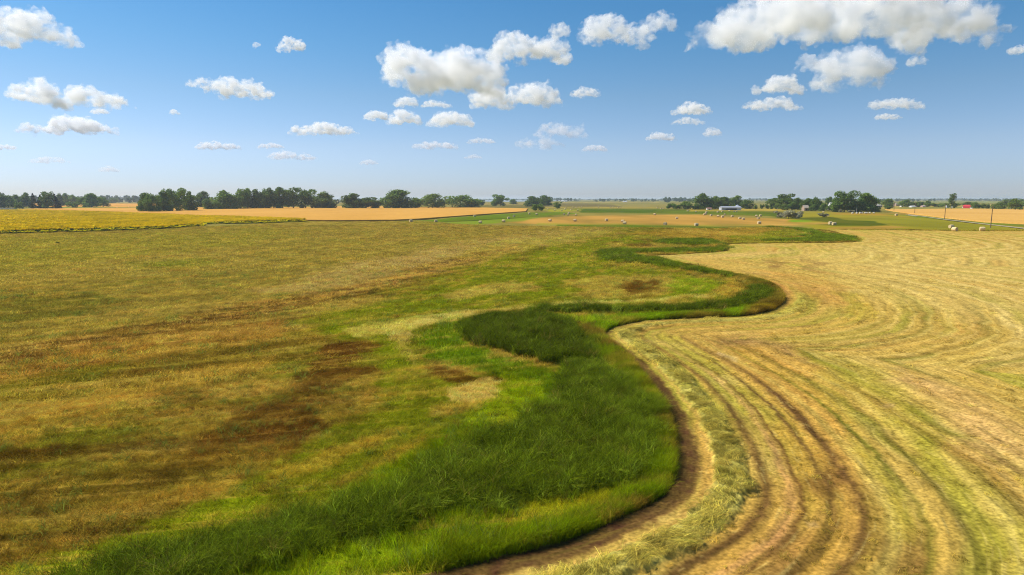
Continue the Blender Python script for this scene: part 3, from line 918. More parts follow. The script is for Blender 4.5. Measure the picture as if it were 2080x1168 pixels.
    z = ground_z(x, y, P)
    n = x.size
    sp_.append(np.stack([x, y, z - .03], 1))
    sr.append(np.stack([RNG.normal(0, .15, n), RNG.normal(0, .15, n), RNG.uniform(0, 6.28, n)], 1))
    s = RNG.uniform(.8, 1.2, n)
    ss.append(np.stack([s, s, s * RNG.uniform(1.0, 1.6, n) * np.where(P['r'] > 90, .65, 1)], 1))
    sc_.append(np.clip(P['col'] * RNG.uniform(.8, 1.3, (n, 1)) * 1.25, 0, .85))
    si.append(np.where(P['r'] < 50, 0, 4) + RNG.integers(0, 4, n))
    cat = np.concatenate
    scatter('meadow_grass', kit_grass, cat(gp), cat(gr), cat(gs), cat(gc), cat(gi), 'grass', 'dry tan and olive grass of the uncut meadow')
    scatter('sedge_grass', kit_grass, cat(sp_), cat(sr), cat(ss), cat(sc_), cat(si), 'grass', 'lush bright green grass round the winding reed bed')
    scatter('cattail_reeds', kit_reed, cat(rp), cat(rr), cat(rs_), cat(rc), cat(ri), 'reeds', 'dark green cattail reeds along the winding stream bed')
    scatter('cut_hay', kit_hay, cat(hp), cat(hr), cat(hs), cat(hc), cat(hi), 'hay', 'loose pale cut hay lying in swaths on the mown field')


build_cover()
# ------------------------------------------------------------------ crops: sunflowers and wheat
def crop_kit():
    m_leaf = leaf_mat('sunflower_leaves', .55, .6, 0)
    m_head = leaf_mat('sunflower_heads', .25, .7, .1)
    out = []
    for v in range(4):
        rng = np.random.default_rng(300 + v)
        V, T, Fc, M = [], [], [], []
        for k in range(13):
            bx, by = rng.uniform(-1.0, 1.0, 2)
            hh = rng.uniform(1.35, 1.75)
            for j in range(5):                                     # broad leaves up the stalk
                a = rng.uniform(0, 6.28)
                zz = rng.uniform(.25, hh - .15)
                L, W = rng.uniform(.25, .42), rng.uniform(.12, .2)
                dx, dy = math.cos(a), math.sin(a)
                b = len(V)
                V += [(bx, by, zz), (bx + dx * L * .6 - dy * W, by + dy * L * .6 + dx * W, zz + .04), (bx + dx * L, by + dy * L, zz - .08), (bx + dx * L * .6 + dy * W, by + dy * L * .6 - dx * W, zz + .04)]
                t = rng.uniform(.7, 1.3)
                T += [np.array([.15, .22, .04]) * t] * 4
                Fc.append((b, b + 1, b + 2, b + 3))
            # the flower: a bowl of petals facing the morning sun, tilted up
            fa = rng.normal(-2.0, .4)
            nx, ny, nz = math.cos(fa) * .8, math.sin(fa) * .8, rng.uniform(.4, .8)
            nv = Vector((nx, ny, nz)).normalized()
            u = nv.orthogonal().normalized()
            w = nv.cross(u)
            c = Vector((bx, by, hh))
            R_ = rng.uniform(.25, .36)
            b = len(V)
            for j in range(8):
                p = c + (u * math.cos(j * .785) + w * math.sin(j * .785)) * R_ * (1 if j % 2 else .8) - nv * .02
                V.append(tuple(p))
                T.append(np.array([.98, .70, .012]))
            for q in ((0, 1, 2, 3), (0, 3, 4, 7), (4, 5, 6, 7)):
                Fc.append(tuple(b + i for i in q))
        me = mesh_np('sunflower_clump', V, Fc, 4, False)
        set_col(me, 'tint', np.array(T))
        me.materials.append(m_leaf)
        out.append(me)
    return out


SUN_NEAR = [(-700, 470), (-300, 449), (0, 448), (240, 449.5), (300, 451.3), (370, 454.5), (414, 458.2), (400, 460.5), (330, 464.5), (200, 469.5), (80, 473), (0, 475.5), (-300, 484)]
SUN_FAR = [(-700, 440), (-200, 430), (60, 429), (200, 432.4), (400, 441), (560, 446), (622, 450), (530, 453.4), (420, 455.4), (330, 452), (262, 449.5), (100, 447), (0, 446.6), (-300, 448)]


def build_sunflowers():
    kit = crop_kit()
    P_, R_, S_, C_, I_ = [], [], [], [], []
    for poly in (SUN_NEAR, SUN_FAR):
        w = np.array([at(*p)[:2] for p in poly])
        lo, hi = w.min(0), w.max(0)
        n = int((hi[0] - lo[0]) * (hi[1] - lo[1]) * .42)
        x, y = RNG.uniform(lo[0], hi[0], n), RNG.uniform(lo[1], hi[1], n)
        k = in_poly(x, y, w)
        x, y = x[k], y[k]
        px, py = proj(x, y)
        k = (px > -260) & (px < 700)
        x, y = x[k], y[k]
        row = np.round(x / 1.5) * 1.5
        x = x * .5 + row * .5
        n = x.size
        P_.append(np.stack([x, y, np.zeros(n)], 1))
        R_.append(np.stack([np.zeros(n), np.zeros(n), RNG.normal(0, .25, n)], 1))
        s = RNG.uniform(.85, 1.15, n)
        S_.append(np.stack([s, s, s * (.68 + .36 * fbm(x / 30, y / 30, 170, 2))], 1))
        v = (.75 + .5 * fbm(x / 12, y / 25, 171, 3))[:, None] * RNG.uniform(.85, 1.15, (n, 1))
        C_.append(np.ones((n, 3)) * v)
        I_.append(RNG.integers(0, 4, n))
    # a ragged, lower margin in front of the stand
    for poly in (SUN_NEAR, SUN_FAR):
        edge = [p for p in poly if p[1] > 448.5 and p[0] > -260]
        for (ax, ay), (bx, by) in zip(edge[:-1], edge[1:]):
            A, B = at(ax, ay)[:2], at(bx, by)[:2]
            n = int(np.linalg.norm(B - A) * 1.6)
            if n < 1:
                continue
            t = RNG.uniform(size=(n, 1))
            q = A + (B - A) * t
            P_.append(np.stack([q[:, 0] + RNG.normal(0, .8, n), q[:, 1] - np.abs(RNG.normal(.6, 1.3, n)), np.zeros(n)], 1))
            R_.append(np.stack([np.zeros(n), np.zeros(n), RNG.normal(0, .25, n)], 1))
            s = RNG.uniform(.8, 1.2, n)
            S_.append(np.stack([s, s, s * RNG.uniform(.25, .62, n)], 1))
            C_.append(np.ones((n, 3)) * RNG.uniform(.9, 1.5, (n, 1)) * np.array([.85, 1.0, 1.0]))
            I_.append(RNG.integers(0, 4, n))
    c = np.concatenate
    scatter('sunflower_crop', kit, c(P_), c(R_), c(S_), c(C_), c(I_), 'sunflowers', 'yellow sunflower crop in bloom')


def crop_slab(name, outline_px, height, rgb, label, edge_n=1):
    """standing ripe grain: a thick stand with a slightly uneven top"""
    w = np.array([at(*p)[:2] for p in outline_px])
    bm = bmesh.new()
    vs = [bm.verts.new((p[0], p[1], 0)) for p in w]
    f = bm.faces.new(vs)
    if f.normal.z < 0:
        f.normal_flip()
    r = bmesh.ops.extrude_face_region(bm, geom=[f])
    for e in r['geom']:
        if isinstance(e, bmesh.types.BMVert):
            e.co.z = height
    bmesh.ops.recalc_face_normals(bm, faces=bm.faces)
    bmesh.ops.triangulate(bm, faces=bm.faces)
    me = bpy.data.meshes.new(name)
    bm.to_mesh(me)
    bm.free()
    m, N, L, b = new_mat(name)
    geo = N.new('ShaderNodeNewGeometry')
    mp = N.new('ShaderNodeMapping')
    mp.inputs['Scale'].default_value = (.02, .006, .02)
    L.new(geo.outputs['Position'], mp.inputs['Vector'])
    n1 = N.new('ShaderNodeTexNoise')
    n1.inputs['Scale'].default_value = 1.0
    n1.inputs['Detail'].default_value = 6
    n1.inputs['Roughness'].default_value = .6
    L.new(mp.outputs[0], n1.inputs['Vector'])
    n2 = N.new('ShaderNodeTexNoise')
    n2.inputs['Scale'].default_value = .35
    n2.inputs['Detail'].default_value = 4
    L.new(geo.outputs['Position'], n2.inputs['Vector'])
    ad = N.new('ShaderNodeMath')
    ad.operation = 'ADD'
    L.new(n1.outputs['Fac'], ad.inputs[0])
    L.new(n2.outputs['Fac'], ad.inputs[1])
    cr = N.new('ShaderNodeValToRGB')
    cr.color_ramp.elements[0].position = .35
    cr.color_ramp.elements[1].position = .65
    c = np.array(rgb) * .813
    cr.color_ramp.elements[0].color = (*(c * np.array([.84, .78, .7])), 1)
    cr.color_ramp.elements[1].color = (*(c * np.array([1.1, 1.1, 1.15])), 1)
    hf = N.new('ShaderNodeMath')
    hf.operation = 'MULTIPLY'
    hf.inputs[1].default_value = .5
    L.new(ad.outputs[0], hf.inputs[0])
    L.new(hf.outputs[0], cr.inputs[0])
    L.new(cr.outputs[0], b.inputs['Base Color'])
    b.inputs['Roughness'].default_value = .9
    b.inputs['Specular IOR Level'].default_value = 0
    me.materials.append(m)
    return tag(link(name, me), label, 'grain', kind='stuff')


def build_crops():
    build_sunflowers()
    WH = (.74, .40, .085)
    crop_slab('wheat_crop', [(35, 427), (58, 425.3), (120, 423.6), (300, 422.6), (480, 422), (640, 421.5), (740, 418.5), (800, 421.5), (960, 422.2), (1072, 424.6), (1068, 430.5), (964, 438), (850, 446.6), (800, 449), (690, 450), (622, 449.3), (560, 445.2), (400, 440), (200, 431.6), (60, 428.4)], .8, WH, 'ripe orange wheat standing behind the sunflowers')
    crop_slab('wheat_crop', [(1798, 426.5), (1960, 424.8), (2080, 426.5), (2400, 430), (2400, 474), (2080, 455.8), (2000, 452), (1920, 443.5), (1860, 436), (1815, 430)], .8, (.76, .44, .11), 'ripe orange wheat right of the line of power poles')


build_crops()

# lake far away, gravel track and farm track
def sheet(name, outline_px, z, mat):
    w = [at(px, py, z) for px, py in outline_px]
    me = mesh_np(name, [tuple(p) for p in w], list(range(len(w))), len(w), False)
    if me.polygons[0].normal.z < 0:
        me.flip_normals()
    me.materials.append(mat)
    return tag(link(name, me), kind='structure')


mw_ = plain('lake_water', (.32, .36, .40), .25, .05)
sheet('lake', [(965, 407.3), (1000, 406.9), (1085, 406.9), (1180, 407.2), (1085, 408.8), (1040, 409.6), (990, 409.4)], .25, mw_)
mt_ = plain('track_gravel', (.46, .38, .22), .9, .15, .4)
top = [(1845, 435.2), (1870, 438.2), (1918, 444.8), (1990, 452.9), (2080, 462.6), (2200, 476)]
sheet('farm_track', top + [(px, py + (.9 + .012 * (py - 435) * 3)) for px, py in reversed(top)], .25, mt_)
top = [(1835, 433.9), (1850, 435.6), (1866, 438.4)]
sheet('farm_track', [(1838, 436.4), (1848, 436.2), (1866, 438.6), (1860, 439.4)], .22, mt_)


# ------------------------------------------------------------------ trees
def foliage_mat(name, rgb, transl=.4):
    m, N, L, b = new_mat(name)
    t = N.new('ShaderNodeAttribute')
    t.attribute_name = 'tint'
    oi = N.new('ShaderNodeObjectInfo')
    mr = N.new('ShaderNodeMapRange')
    mr.inputs['To Min'].default_value = .78
    mr.inputs['To Max'].default_value = 1.25
    L.new(oi.outputs['Random'], mr.inputs['Value'])
    vm = N.new('ShaderNodeVectorMath')
    vm.operation = 'MULTIPLY'
    vm.inputs[1].default_value = [q * .813 for q in rgb]
    L.new(t.outputs['Color'], vm.inputs[0])
    v2 = N.new('ShaderNodeVectorMath')
    v2.operation = 'SCALE'
    L.new(vm.outputs[0], v2.inputs[0])
    L.new(mr.outputs[0], v2.inputs['Scale'])
    L.new(v2.outputs[0], b.inputs['Base Color'])
    b.inputs['Roughness'].default_value = .6
    b.inputs['Specular IOR Level'].default_value = .03
    tr = N.new('ShaderNodeBsdfTranslucent')
    L.new(v2.outputs[0], tr.inputs['Color'])
    ms = N.new('ShaderNodeMixShader')
    ms.inputs[0].default_value = transl
    L.new(b.outputs[0], ms.inputs[1])
    L.new(tr.outputs[0], ms.inputs[2])
    L.new(ms.outputs[0], N['Material Output'].inputs['Surface'])
    return m


F_GREEN = foliage_mat('broad_leaves', (.17, .27, .045))
F_PALE = foliage_mat('pale_leaves', (.23, .33, .055))
F_DARK = foliage_mat('dark_needles', (.045, .062, .03), .1)
F_SILVER = foliage_mat('silver_leaves', (.44, .43, .27), .3)
F_BLUE = foliage_mat('distant_leaves', (.085, .15, .05))
M_BARK = plain('bark', (.11, .085, .06), .9, .3, 4, bump=.3)
M_DEAD = plain('dead_wood', (.42, .38, .32), .9, .25, 4, bump=.3)


def leaf_cloud(centers, radii, n, size, rng, squash=.8, low=None):
    """leaf faces spread through a set of lobes, thicker towards their outsides"""
    V, Q, T = [], [], []
    wts = np.array([r[0] * r[2] for r in radii])
    wts = wts / wts.sum()
    for c, r, w in zip(centers, radii, wts):
        k = max(8, int(n * w))
        lob = rng.uniform(.8, 1.2)
        d = rng.normal(size=(k, 3))
        d /= np.linalg.norm(d, axis=1)[:, None]
        rad = np.power(rng.uniform(.18, 1, k), .42)
        p = np.array(c) + d * rad[:, None] * np.array(r)
        for i in range(k):
            if low is not None and p[i, 2] < low:
                continue
            nn = d[i] * .7 + rng.normal(0, .6, 3) + np.array([0, 0, .25])
            nv = Vector(nn).normalized()
            u = nv.orthogonal().normalized()
            a = rng.uniform(0, 6.28)
            v = nv.cross(u)
            u, v = u * math.cos(a) + v * math.sin(a), v * math.cos(a) - u * math.sin(a)
            s = size * rng.uniform(.6, 1.3)
            b = len(V)
            pc = Vector(p[i])
            V += [tuple(pc - u * s), tuple(pc + v * s * .55), tuple(pc + u * s), tuple(pc - v * s * .55)]
            Q.append((b, b + 1, b + 2, b + 3))
            t = lob * rng.uniform(.72, 1.3)
            T += [np.array([t * rng.uniform(.9, 1.15), t, t * rng.uniform(.8, 1.1)])] * 4
    return V, Q, T


def crown_mesh(kind, seed):
    rng = np.random.default_rng(seed)
    C, R = [], []
    n, size = 2600, .034
    if kind == 'broad':            # unit height, unit width, leaves from about .08 up
        for k in range(20):
            h = rng.uniform(.12, .86)
            wd = .5 * math.sqrt(max(.1, 1 - (abs(h - .46) / .56) ** 2))
            a = rng.uniform(0, 6.28)
            q = wd * math.sqrt(rng.uniform(.15, 1)) * .84 * (1 - .65 * max(0, h - .58) / .28)
            r = rng.uniform(.13, .21)
            C.append((q * math.cos(a), q * math.sin(a), h))
            R.append((r * 1.2, r * 1.2, r * .8))
        for k in range(7):
            a = k * .9 + rng.uniform(0, .5)
            C.append((.3 * math.cos(a), .3 * math.sin(a), rng.uniform(.1, .22)))
            R.append((.2, .2, .13))
        C += [(0, 0, .5), (0, 0, .3), (.05, 0, .84)]
        R += [(.32, .32, .26), (.3, .3, .22), (.16, .16, .15)]
        n, size = 3800, .042
    elif kind == 'open':           # taller, raggedy, with sky showing through
        for k in range(17):
            h = rng.uniform(.1, .9)
            a = rng.uniform(0, 6.28)
            q = .46 * math.sqrt(rng.uniform(.15, 1)) * (1 - .5 * max(0, h - .55))
            r = rng.uniform(.13, .21)
            C.append((q * math.cos(a), q * math.sin(a), h))
            R.append((r * 1.2, r * 1.2, r * .85))
        C += [(0, 0, .55), (0, 0, .25)]
        R += [(.24, .24, .24), (.24, .24, .16)]
        n, size = 3200, .042
    elif kind == 'round':          # dense dome down to the ground
        for k in range(16):
            h = rng.uniform(.12, .8)
            wd = .5 * math.sqrt(max(.05, 1 - h ** 2 * .95))
            a = rng.uniform(0, 6.28)
            q = wd * rng.uniform(.3, .85) * (1 - .5 * max(0, h - .5) / .3)
            r = rng.uniform(.13, .2)
            C.append((q * math.cos(a), q * math.sin(a), h))
            R.append((r * 1.1, r * 1.1, r * .9))
        C += [(0, 0, .4)]
        R += [(.38, .38, .38)]
        n = 3000
    elif kind == 'bush':
        for k in range(12):
            h = rng.uniform(.15, .7)
            a = rng.uniform(0, 6.28)
            q = .36 * math.sqrt(rng.uniform(0, 1))
            r = rng.uniform(.14, .24)
            C.append((q * math.cos(a), q * math.sin(a), h))
            R.append((r, r, r))
        n, size = 1500, .05
    elif kind == 'spruce':
        for k in range(26):
            h = (k + .5) / 26
            wd = .42 * (1 - h) ** .85 + .03
            for j in range(3):
                a = rng.uniform(0, 6.28)
                C.append((wd * .55 * math.cos(a), wd * .55 * math.sin(a), .06 + h * .9))
                R.append((wd * .55, wd * .55, .035))
        n, size = 2200, .035
    elif kind == 'poplar':
        for k in range(16):
            h = .12 + .84 * (k + .5) / 16
            a = rng.uniform(0, 6.28)
            q = rng.uniform(.05, .26)
            r = rng.uniform(.16, .26)
            C.append((q * math.cos(a), q * math.sin(a), h))
            R.append((r, r, .09))
        n, size = 1900, .036
    V, Q, T = leaf_cloud(C, R, n, size, rng, low=.02)
    return V, Q, T


def limb(V, Q, a, b, ra, rb, sides=6):
    d = (Vector(b) - Vector(a)).normalized()
    u = d.orthogonal().normalized()
    w = d.cross(u)
    i0 = len(V)
    for p, r in ((a, ra), (b, rb)):
        for k in range(sides):
            t = 2 * math.pi * k / sides
            V.append(tuple(Vector(p) + (u * math.cos(t) + w * math.sin(t)) * r))
    for k in range(sides):
        Q.append((i0 + k, i0 + (k + 1) % sides, i0 + sides + (k + 1) % sides, i0 + sides + k))


def trunk_mesh(name, seed, top=.62, r=.03, branches=7, mat=None, twigs=0):
    rng = np.random.default_rng(seed)
    V, Q = [], []
    pts = [(0, 0, 0), (rng.normal(0, .01), rng.normal(0, .01), top * .35), (rng.normal(0, .025), rng.normal(0, .025), top * .7), (rng.normal(0, .04), rng.normal(0, .04), top)]
    rr = [r * 1.25, r * .9, r * .6, r * .3]
    for i in range(3):
        limb(V, Q, pts[i], pts[i + 1], rr[i], rr[i + 1])
    for k in range(branches):
        h = rng.uniform(.25, .95) * top
        a = rng.uniform(0, 6.28)
        L = rng.uniform(.15, .32)
        b = (L * .85 * math.cos(a), L * .85 * math.sin(a), h + L * .75)
        limb(V, Q, (0, 0, h), b, r * .4, r * .14, 5)
        for t in range(twigs):
            s = rng.uniform(.4, 1)
            o = Vector((0, 0, h)).lerp(Vector(b), s)
            e = o + Vector((rng.normal(0, .08), rng.normal(0, .08), rng.uniform(.03, .14)))
            limb(V, Q, tuple(o), tuple(e), r * .14, r * .05, 4)
    me = mesh_np(name, V, Q, 4)
    me.materials.append(mat or M_BARK)
    return me


CROWNS, TRUNKS = {}, {}
for kind, mats, nv in (('broad', ('g', 'p'), 4), ('open', ('g', 'p'), 3), ('round', ('g', 'p'), 3), ('bush', ('g', 'p', 's'), 3), ('spruce', ('d',), 2), ('poplar', ('g',), 1)):
    for v in range(nv):
        V, Q, T = crown_mesh(kind, 500 + 17 * v + 101 * len(kind))
        for mk in mats:
            me = mesh_np('crown', V, Q, 4, False)
            set_col(me, 'tint', np.array(T))
            me.materials.append({'g': F_GREEN, 'p': F_PALE, 'd': F_DARK, 's': F_SILVER}[mk])
            CROWNS[(kind, mk, v)] = me
for v in range(3):
    TRUNKS[('broad', v)] = trunk_mesh('trunk', 700 + v)
    TRUNKS[('bush', v)] = trunk_mesh('trunk', 720 + v, .5, .025, 8)
TRUNKS[('spruce', 0)] = trunk_mesh('trunk', 740, .9, .022, 0)
TRUNKS[('dead', 0)] = trunk_mesh('trunk', 750, .9, .02, 14, M_DEAD, 5)
TRUNKS[('snag', 0)] = trunk_mesh('trunk', 760, .98, .045, 2, M_DEAD, 0)

ORD = ['leftmost', 'second', 'third', 'fourth', 'fifth', 'sixth', 'seventh', 'eighth', 'ninth', 'tenth', 'eleventh', 'twelfth', 'thirteenth', 'fourteenth', 'fifteenth',
       'sixteenth', 'seventeenth', 'eighteenth', 'nineteenth', 'twentieth', 'twenty-first', 'twenty-second', 'twenty-third', 'twenty-fourth']
DESC = {('broad', 'g'): 'broad dark green tree', ('broad', 'p'): 'broad light green tree', ('open', 'g'): 'ragged open-crowned green tree', ('open', 'p'): 'ragged open-crowned light tree',
        ('round', 'g'): 'dense domed green tree', ('round', 'p'): 'dense domed light tree', ('bush', 'g'): 'low dark green bush', ('bush', 'p'): 'low bright green bush',
        ('bush', 's'): 'silvery grey shrub', ('spruce', 'd'): 'dark pointed conifer', ('poplar', 'g'): 'tall narrow poplar', ('dead', 'b'): 'bare grey dead tree', ('snag', 'b'): 'pale bare standing trunk'}
CATS = {'bush': 'bush', 'dead': 'tree', 'snag': 'tree'}
NAMES = {'broad': 'broadleaf_tree', 'open': 'broadleaf_tree', 'round': 'broadleaf_tree', 'bush': 'bush', 'spruce': 'spruce_tree', 'poplar': 'poplar_tree', 'dead': 'dead_tree', 'snag': 'dead_tree'}

# groups: (phrase used in the labels, shared group, rows of (x left, x right, y top, y base, kind, foliage))
TREES = [
    ('of the hazy wood beyond the sunflowers', 'trees beyond the sunflower field', [
        (-60, -20, 391, 422, 'broad', 'g'), (-24, 12, 389.5, 422, 'broad', 'g'), (6, 30, 395, 421.5, 'round', 'g'), (26, 46, 396, 421, 'broad', 'p'), (31, 47, 408, 425.4, 'bush', 'g'), (43, 63, 391.5, 421, 'broad', 'g'),
        (60, 77, 393, 424.6, 'spruce', 'd'), (74, 92, 396, 424.6, 'spruce', 'd'), (85, 104, 391.5, 424.6, 'open', 'g'), (100, 124, 394, 424.2, 'spruce', 'd'), (112, 130, 393, 418, 'broad', 'g'), (126, 142, 392.5, 417, 'broad', 'g'),
        (137, 158, 408.5, 422.6, 'bush', 'g'), (140, 160, 396, 417, 'broad', 'g'), (157, 182, 397, 420.8, 'round', 'g'), (172, 201, 393.5, 421, 'broad', 'g'), (198, 222, 399, 420, 'round', 'g'), (221, 241, 401, 413, 'round', 'g')]),
    ('of the grove in the wheat behind the sunflowers', 'grove standing in the wheat', [
        (283, 312, 392, 430.8, 'broad', 'g'), (292, 326, 388, 431, 'round', 'g'), (318, 349, 385.2, 430, 'broad', 'g'), (346, 371, 386.4, 429, 'open', 'g'), (366, 386, 391, 428.3, 'open', 'g'), (378, 400, 397, 428.4, 'broad', 'g')]),
    ('of the long shelterbelt along the wheat', 'shelterbelt along the wheat', [
        (398, 430, 388.8, 421.5, 'broad', 'g'), (411, 434, 402, 426.2, 'round', 'g'), (428, 449, 404, 426, 'round', 'g'), (438, 478, 387.4, 425.4, 'broad', 'g'), (474, 492, 399, 425, 'open', 'g'), (481, 490, 417, 424.6, 'bush', 'g'),
        (478, 500, 386, 424.4, 'open', 'g'), (491, 516, 383, 424.2, 'broad', 'g'), (510, 533, 384.6, 424.2, 'broad', 'g'), (528, 552, 384.2, 424, 'broad', 'g'), (546, 567, 384, 424, 'open', 'g'), (563, 586, 386, 423.8, 'open', 'g'),
        (580, 612, 383.4, 423.8, 'open', 'g'), (608, 634, 388, 423.6, 'open', 'g'), (634, 680, 389.6, 423.6, 'broad', 'p'), (696, 735, 393, 424, 'broad', 'g'), (729, 758, 402.6, 424, 'open', 'g'), (755, 782, 405, 423.8, 'bush', 'g'),
        (780, 806, 404.4, 424, 'bush', 'p'), (782, 840, 386.6, 423.6, 'broad', 'g'), (830, 856, 402, 423.2, 'round', 'g'), (848, 908, 392, 423, 'round', 'p'), (900, 970, 392.6, 422.4, 'round', 'g')]),
    ('of the scattered trees before the far lake', 'scattered trees before the lake', [
        (968, 980, 404, 418, 'bush', 'g'), (976, 984, 406.5, 417.8, 'open', 'g'), (996, 1012, 403.4, 418.6, 'round', 'g'), (1007, 1027, 397, 418.6, 'open', 'g'), (1035, 1051, 403, 415.2, 'round', 'g'), (1067, 1098, 398.6, 419.4, 'broad', 'g'),
        (1081, 1105, 412, 429, 'bush', 'p'), (1093, 1121, 396.8, 418.4, 'broad', 'g'), (1127, 1139, 410.6, 424.4, 'open', 'p')]),
    ('of the grove round the long open shed', 'grove round the open shed', [
        (1354, 1372, 411, 425, 'bush', 'g'), (1366, 1388, 411.5, 425.4, 'bush', 'g'), (1382, 1403, 405.6, 425.4, 'round', 'p'), (1395, 1420, 411.6, 425.6, 'bush', 'g'), (1411, 1447, 393.4, 425.2, 'broad', 'g'), (1441, 1467, 398.6, 424.4, 'broad', 'p'),
        (1456, 1485, 400.6, 423.4, 'broad', 'g'), (1482, 1508, 397.4, 423.2, 'broad', 'p'), (1503, 1532, 403, 424.2, 'round', 'g'), (1531, 1539, 415.6, 425.2, 'bush', 'g')]),
    ('of the wood around the white gabled house', 'wood round the white house', [
        (1544, 1551, 413, 425, 'bush', 'g'), (1551, 1561, 412.4, 425, 'bush', 'g'), (1559, 1576, 404, 424.8, 'open', 'g'), (1573, 1586, 399, 425.4, 'dead', 'b'), (1583, 1616, 395.6, 426, 'open', 'g'), (1578, 1600, 412, 426.4, 'bush', 'p'),
        (1600, 1616, 409, 426.8, 'open', 'g'), (1610, 1632, 401.8, 426, 'broad', 'g'), (1627, 1651, 402.8, 427.2, 'broad', 'g'), (1645, 1668, 400.6, 428.4, 'broad', 'g'), (1664, 1682, 410, 429, 'round', 'g'), (1677, 1688, 401.6, 424, 'open', 'g'),
        (1679, 1703, 416, 430.4, 'bush', 'g'), (1698, 1731, 390.6, 431, 'open', 'g'), (1724, 1746, 404.6, 431.2, 'broad', 'g'), (1737.5, 1742, 419.6, 431.8, 'snag', 'b'), (1736, 1782, 392.4, 431, 'broad', 'g'), (1764, 1787, 417, 430.8, 'round', 'g'),
        (1703, 1711, 424.4, 431.4, 'bush', 's'), (1722, 1735, 425.6, 431.6, 'bush', 's')]),
    ('among the silvery shrubs on the hay field', 'silvery shrubs on the hay field', [
        (1573, 1600, 426, 443, 'bush', 's'), (1592, 1611, 424, 444.6, 'bush', 's'), (1608, 1628, 425.4, 445, 'bush', 's'), (1661, 1680, 431.4, 441.2, 'bush', 's')]),
    ('of the trees about the far right farms', 'trees about the right farms', [
        (1790, 1816, 402.8, 422, 'round', 'g'), (1796, 1810, 416, 426, 'bush', 'g'), (1827, 1851, 404.6, 420.6, 'round', 'g'), (1848, 1868, 408, 420.6, 'bush', 'g'), (1862, 1880, 407.6, 420.4, 'bush', 'g'), (1876, 1890, 406.4, 420.6, 'round', 'g'),
        (1889, 1922, 411, 420.8, 'bush', 'g'), (1923, 1941, 394.6, 424.2, 'poplar', 'g'), (1936, 1951, 411.4, 421, 'bush', 'g'), (1955, 1975, 409.4, 419.6, 'round', 'g'), (1972, 1991, 409, 424.6, 'round', 'g'), (1988, 1997, 414, 424.4, 'bush', 'g'),
        (1996, 2009, 412, 424.4, 'bush', 'g'), (2013, 2042, 410.4, 425.8, 'round', 'g'), (2034, 2056, 406, 419.4, 'open', 'g'), (2054, 2070, 404.6, 427.2, 'open', 'g'), (2066, 2084, 404.4, 420, 'broad', 'g'), (2080, 2120, 404, 421, 'broad', 'g')]),
]


def build_trees():
    rng = random.Random(5)
    for phrase, group, rows in TREES:
        rows = sorted(rows, key=lambda r: r[0] + r[1])
        kinds = {}
        for r in rows:
            kinds.setdefault((r[4], r[5]), []).append(r)
        visible = {k: [r for r in v if r[1] > 0] for k, v in kinds.items()}
        for (x0, x1, yt, yb, kind, fol) in rows:
            base = at((x0 + x1) / 2, yb)
            D = base[1] * CP
            s = D / F
            hgt, wid = (yb - yt) * s, (x1 - x0) * s
            same = visible[(kind, fol)]
            d = DESC[(kind, fol)]
            if (x0, x1, yt, yb, kind, fol) in same and len(same) > 1:
                i = same.index((x0, x1, yt, yb, kind, fol))
                head = ('leftmost ' + d) if i == 0 else (d + ', ' + ORD[i] + ' from left')
                lab = head + ' ' + phrase
            else:
                lab = d + ' ' + phrase
            if len(same) == 1:
                lab = 'only ' + d + ' ' + phrase
            root = bpy.data.objects.new(NAMES[kind], None)
            COL.objects.link(root)
            root.location = base
            root.empty_display_size = 1
            tag(root, lab, CATS.get(kind, 'tree'), group)
            if kind in ('dead', 'snag'):
                t = link('trunk', TRUNKS[(kind, 0)], root)
                t.scale = (hgt, hgt, hgt)
                if kind == 'snag':
                    t.scale = (hgt * .8, hgt * .8, hgt)
                t.rotation_euler.z = rng.uniform(0, 6)
                continue
            tk = 'spruce' if kind in ('spruce', 'poplar') else ('bush' if kind == 'bush' else 'broad')
            t = link('trunk', TRUNKS[(tk, 0 if tk == 'spruce' else rng.randrange(3))], root)
            t.scale = (hgt * .9, hgt * .9, hgt * .95)
            t.rotation_euler.z = rng.uniform(0, 6)
            nv = {'broad': 4, 'open': 3, 'round': 3, 'bush': 3, 'spruce': 2, 'poplar': 1}[kind]
            c = link('crown', CROWNS[(kind, fol, rng.randrange(nv))], root)
            k_ = 1.5 if kind == 'open' else 1.24
            c.scale = (wid * k_, wid * k_, hgt * 1.05)
            c.rotation_euler.z = rng.uniform(0, 6)


build_trees()


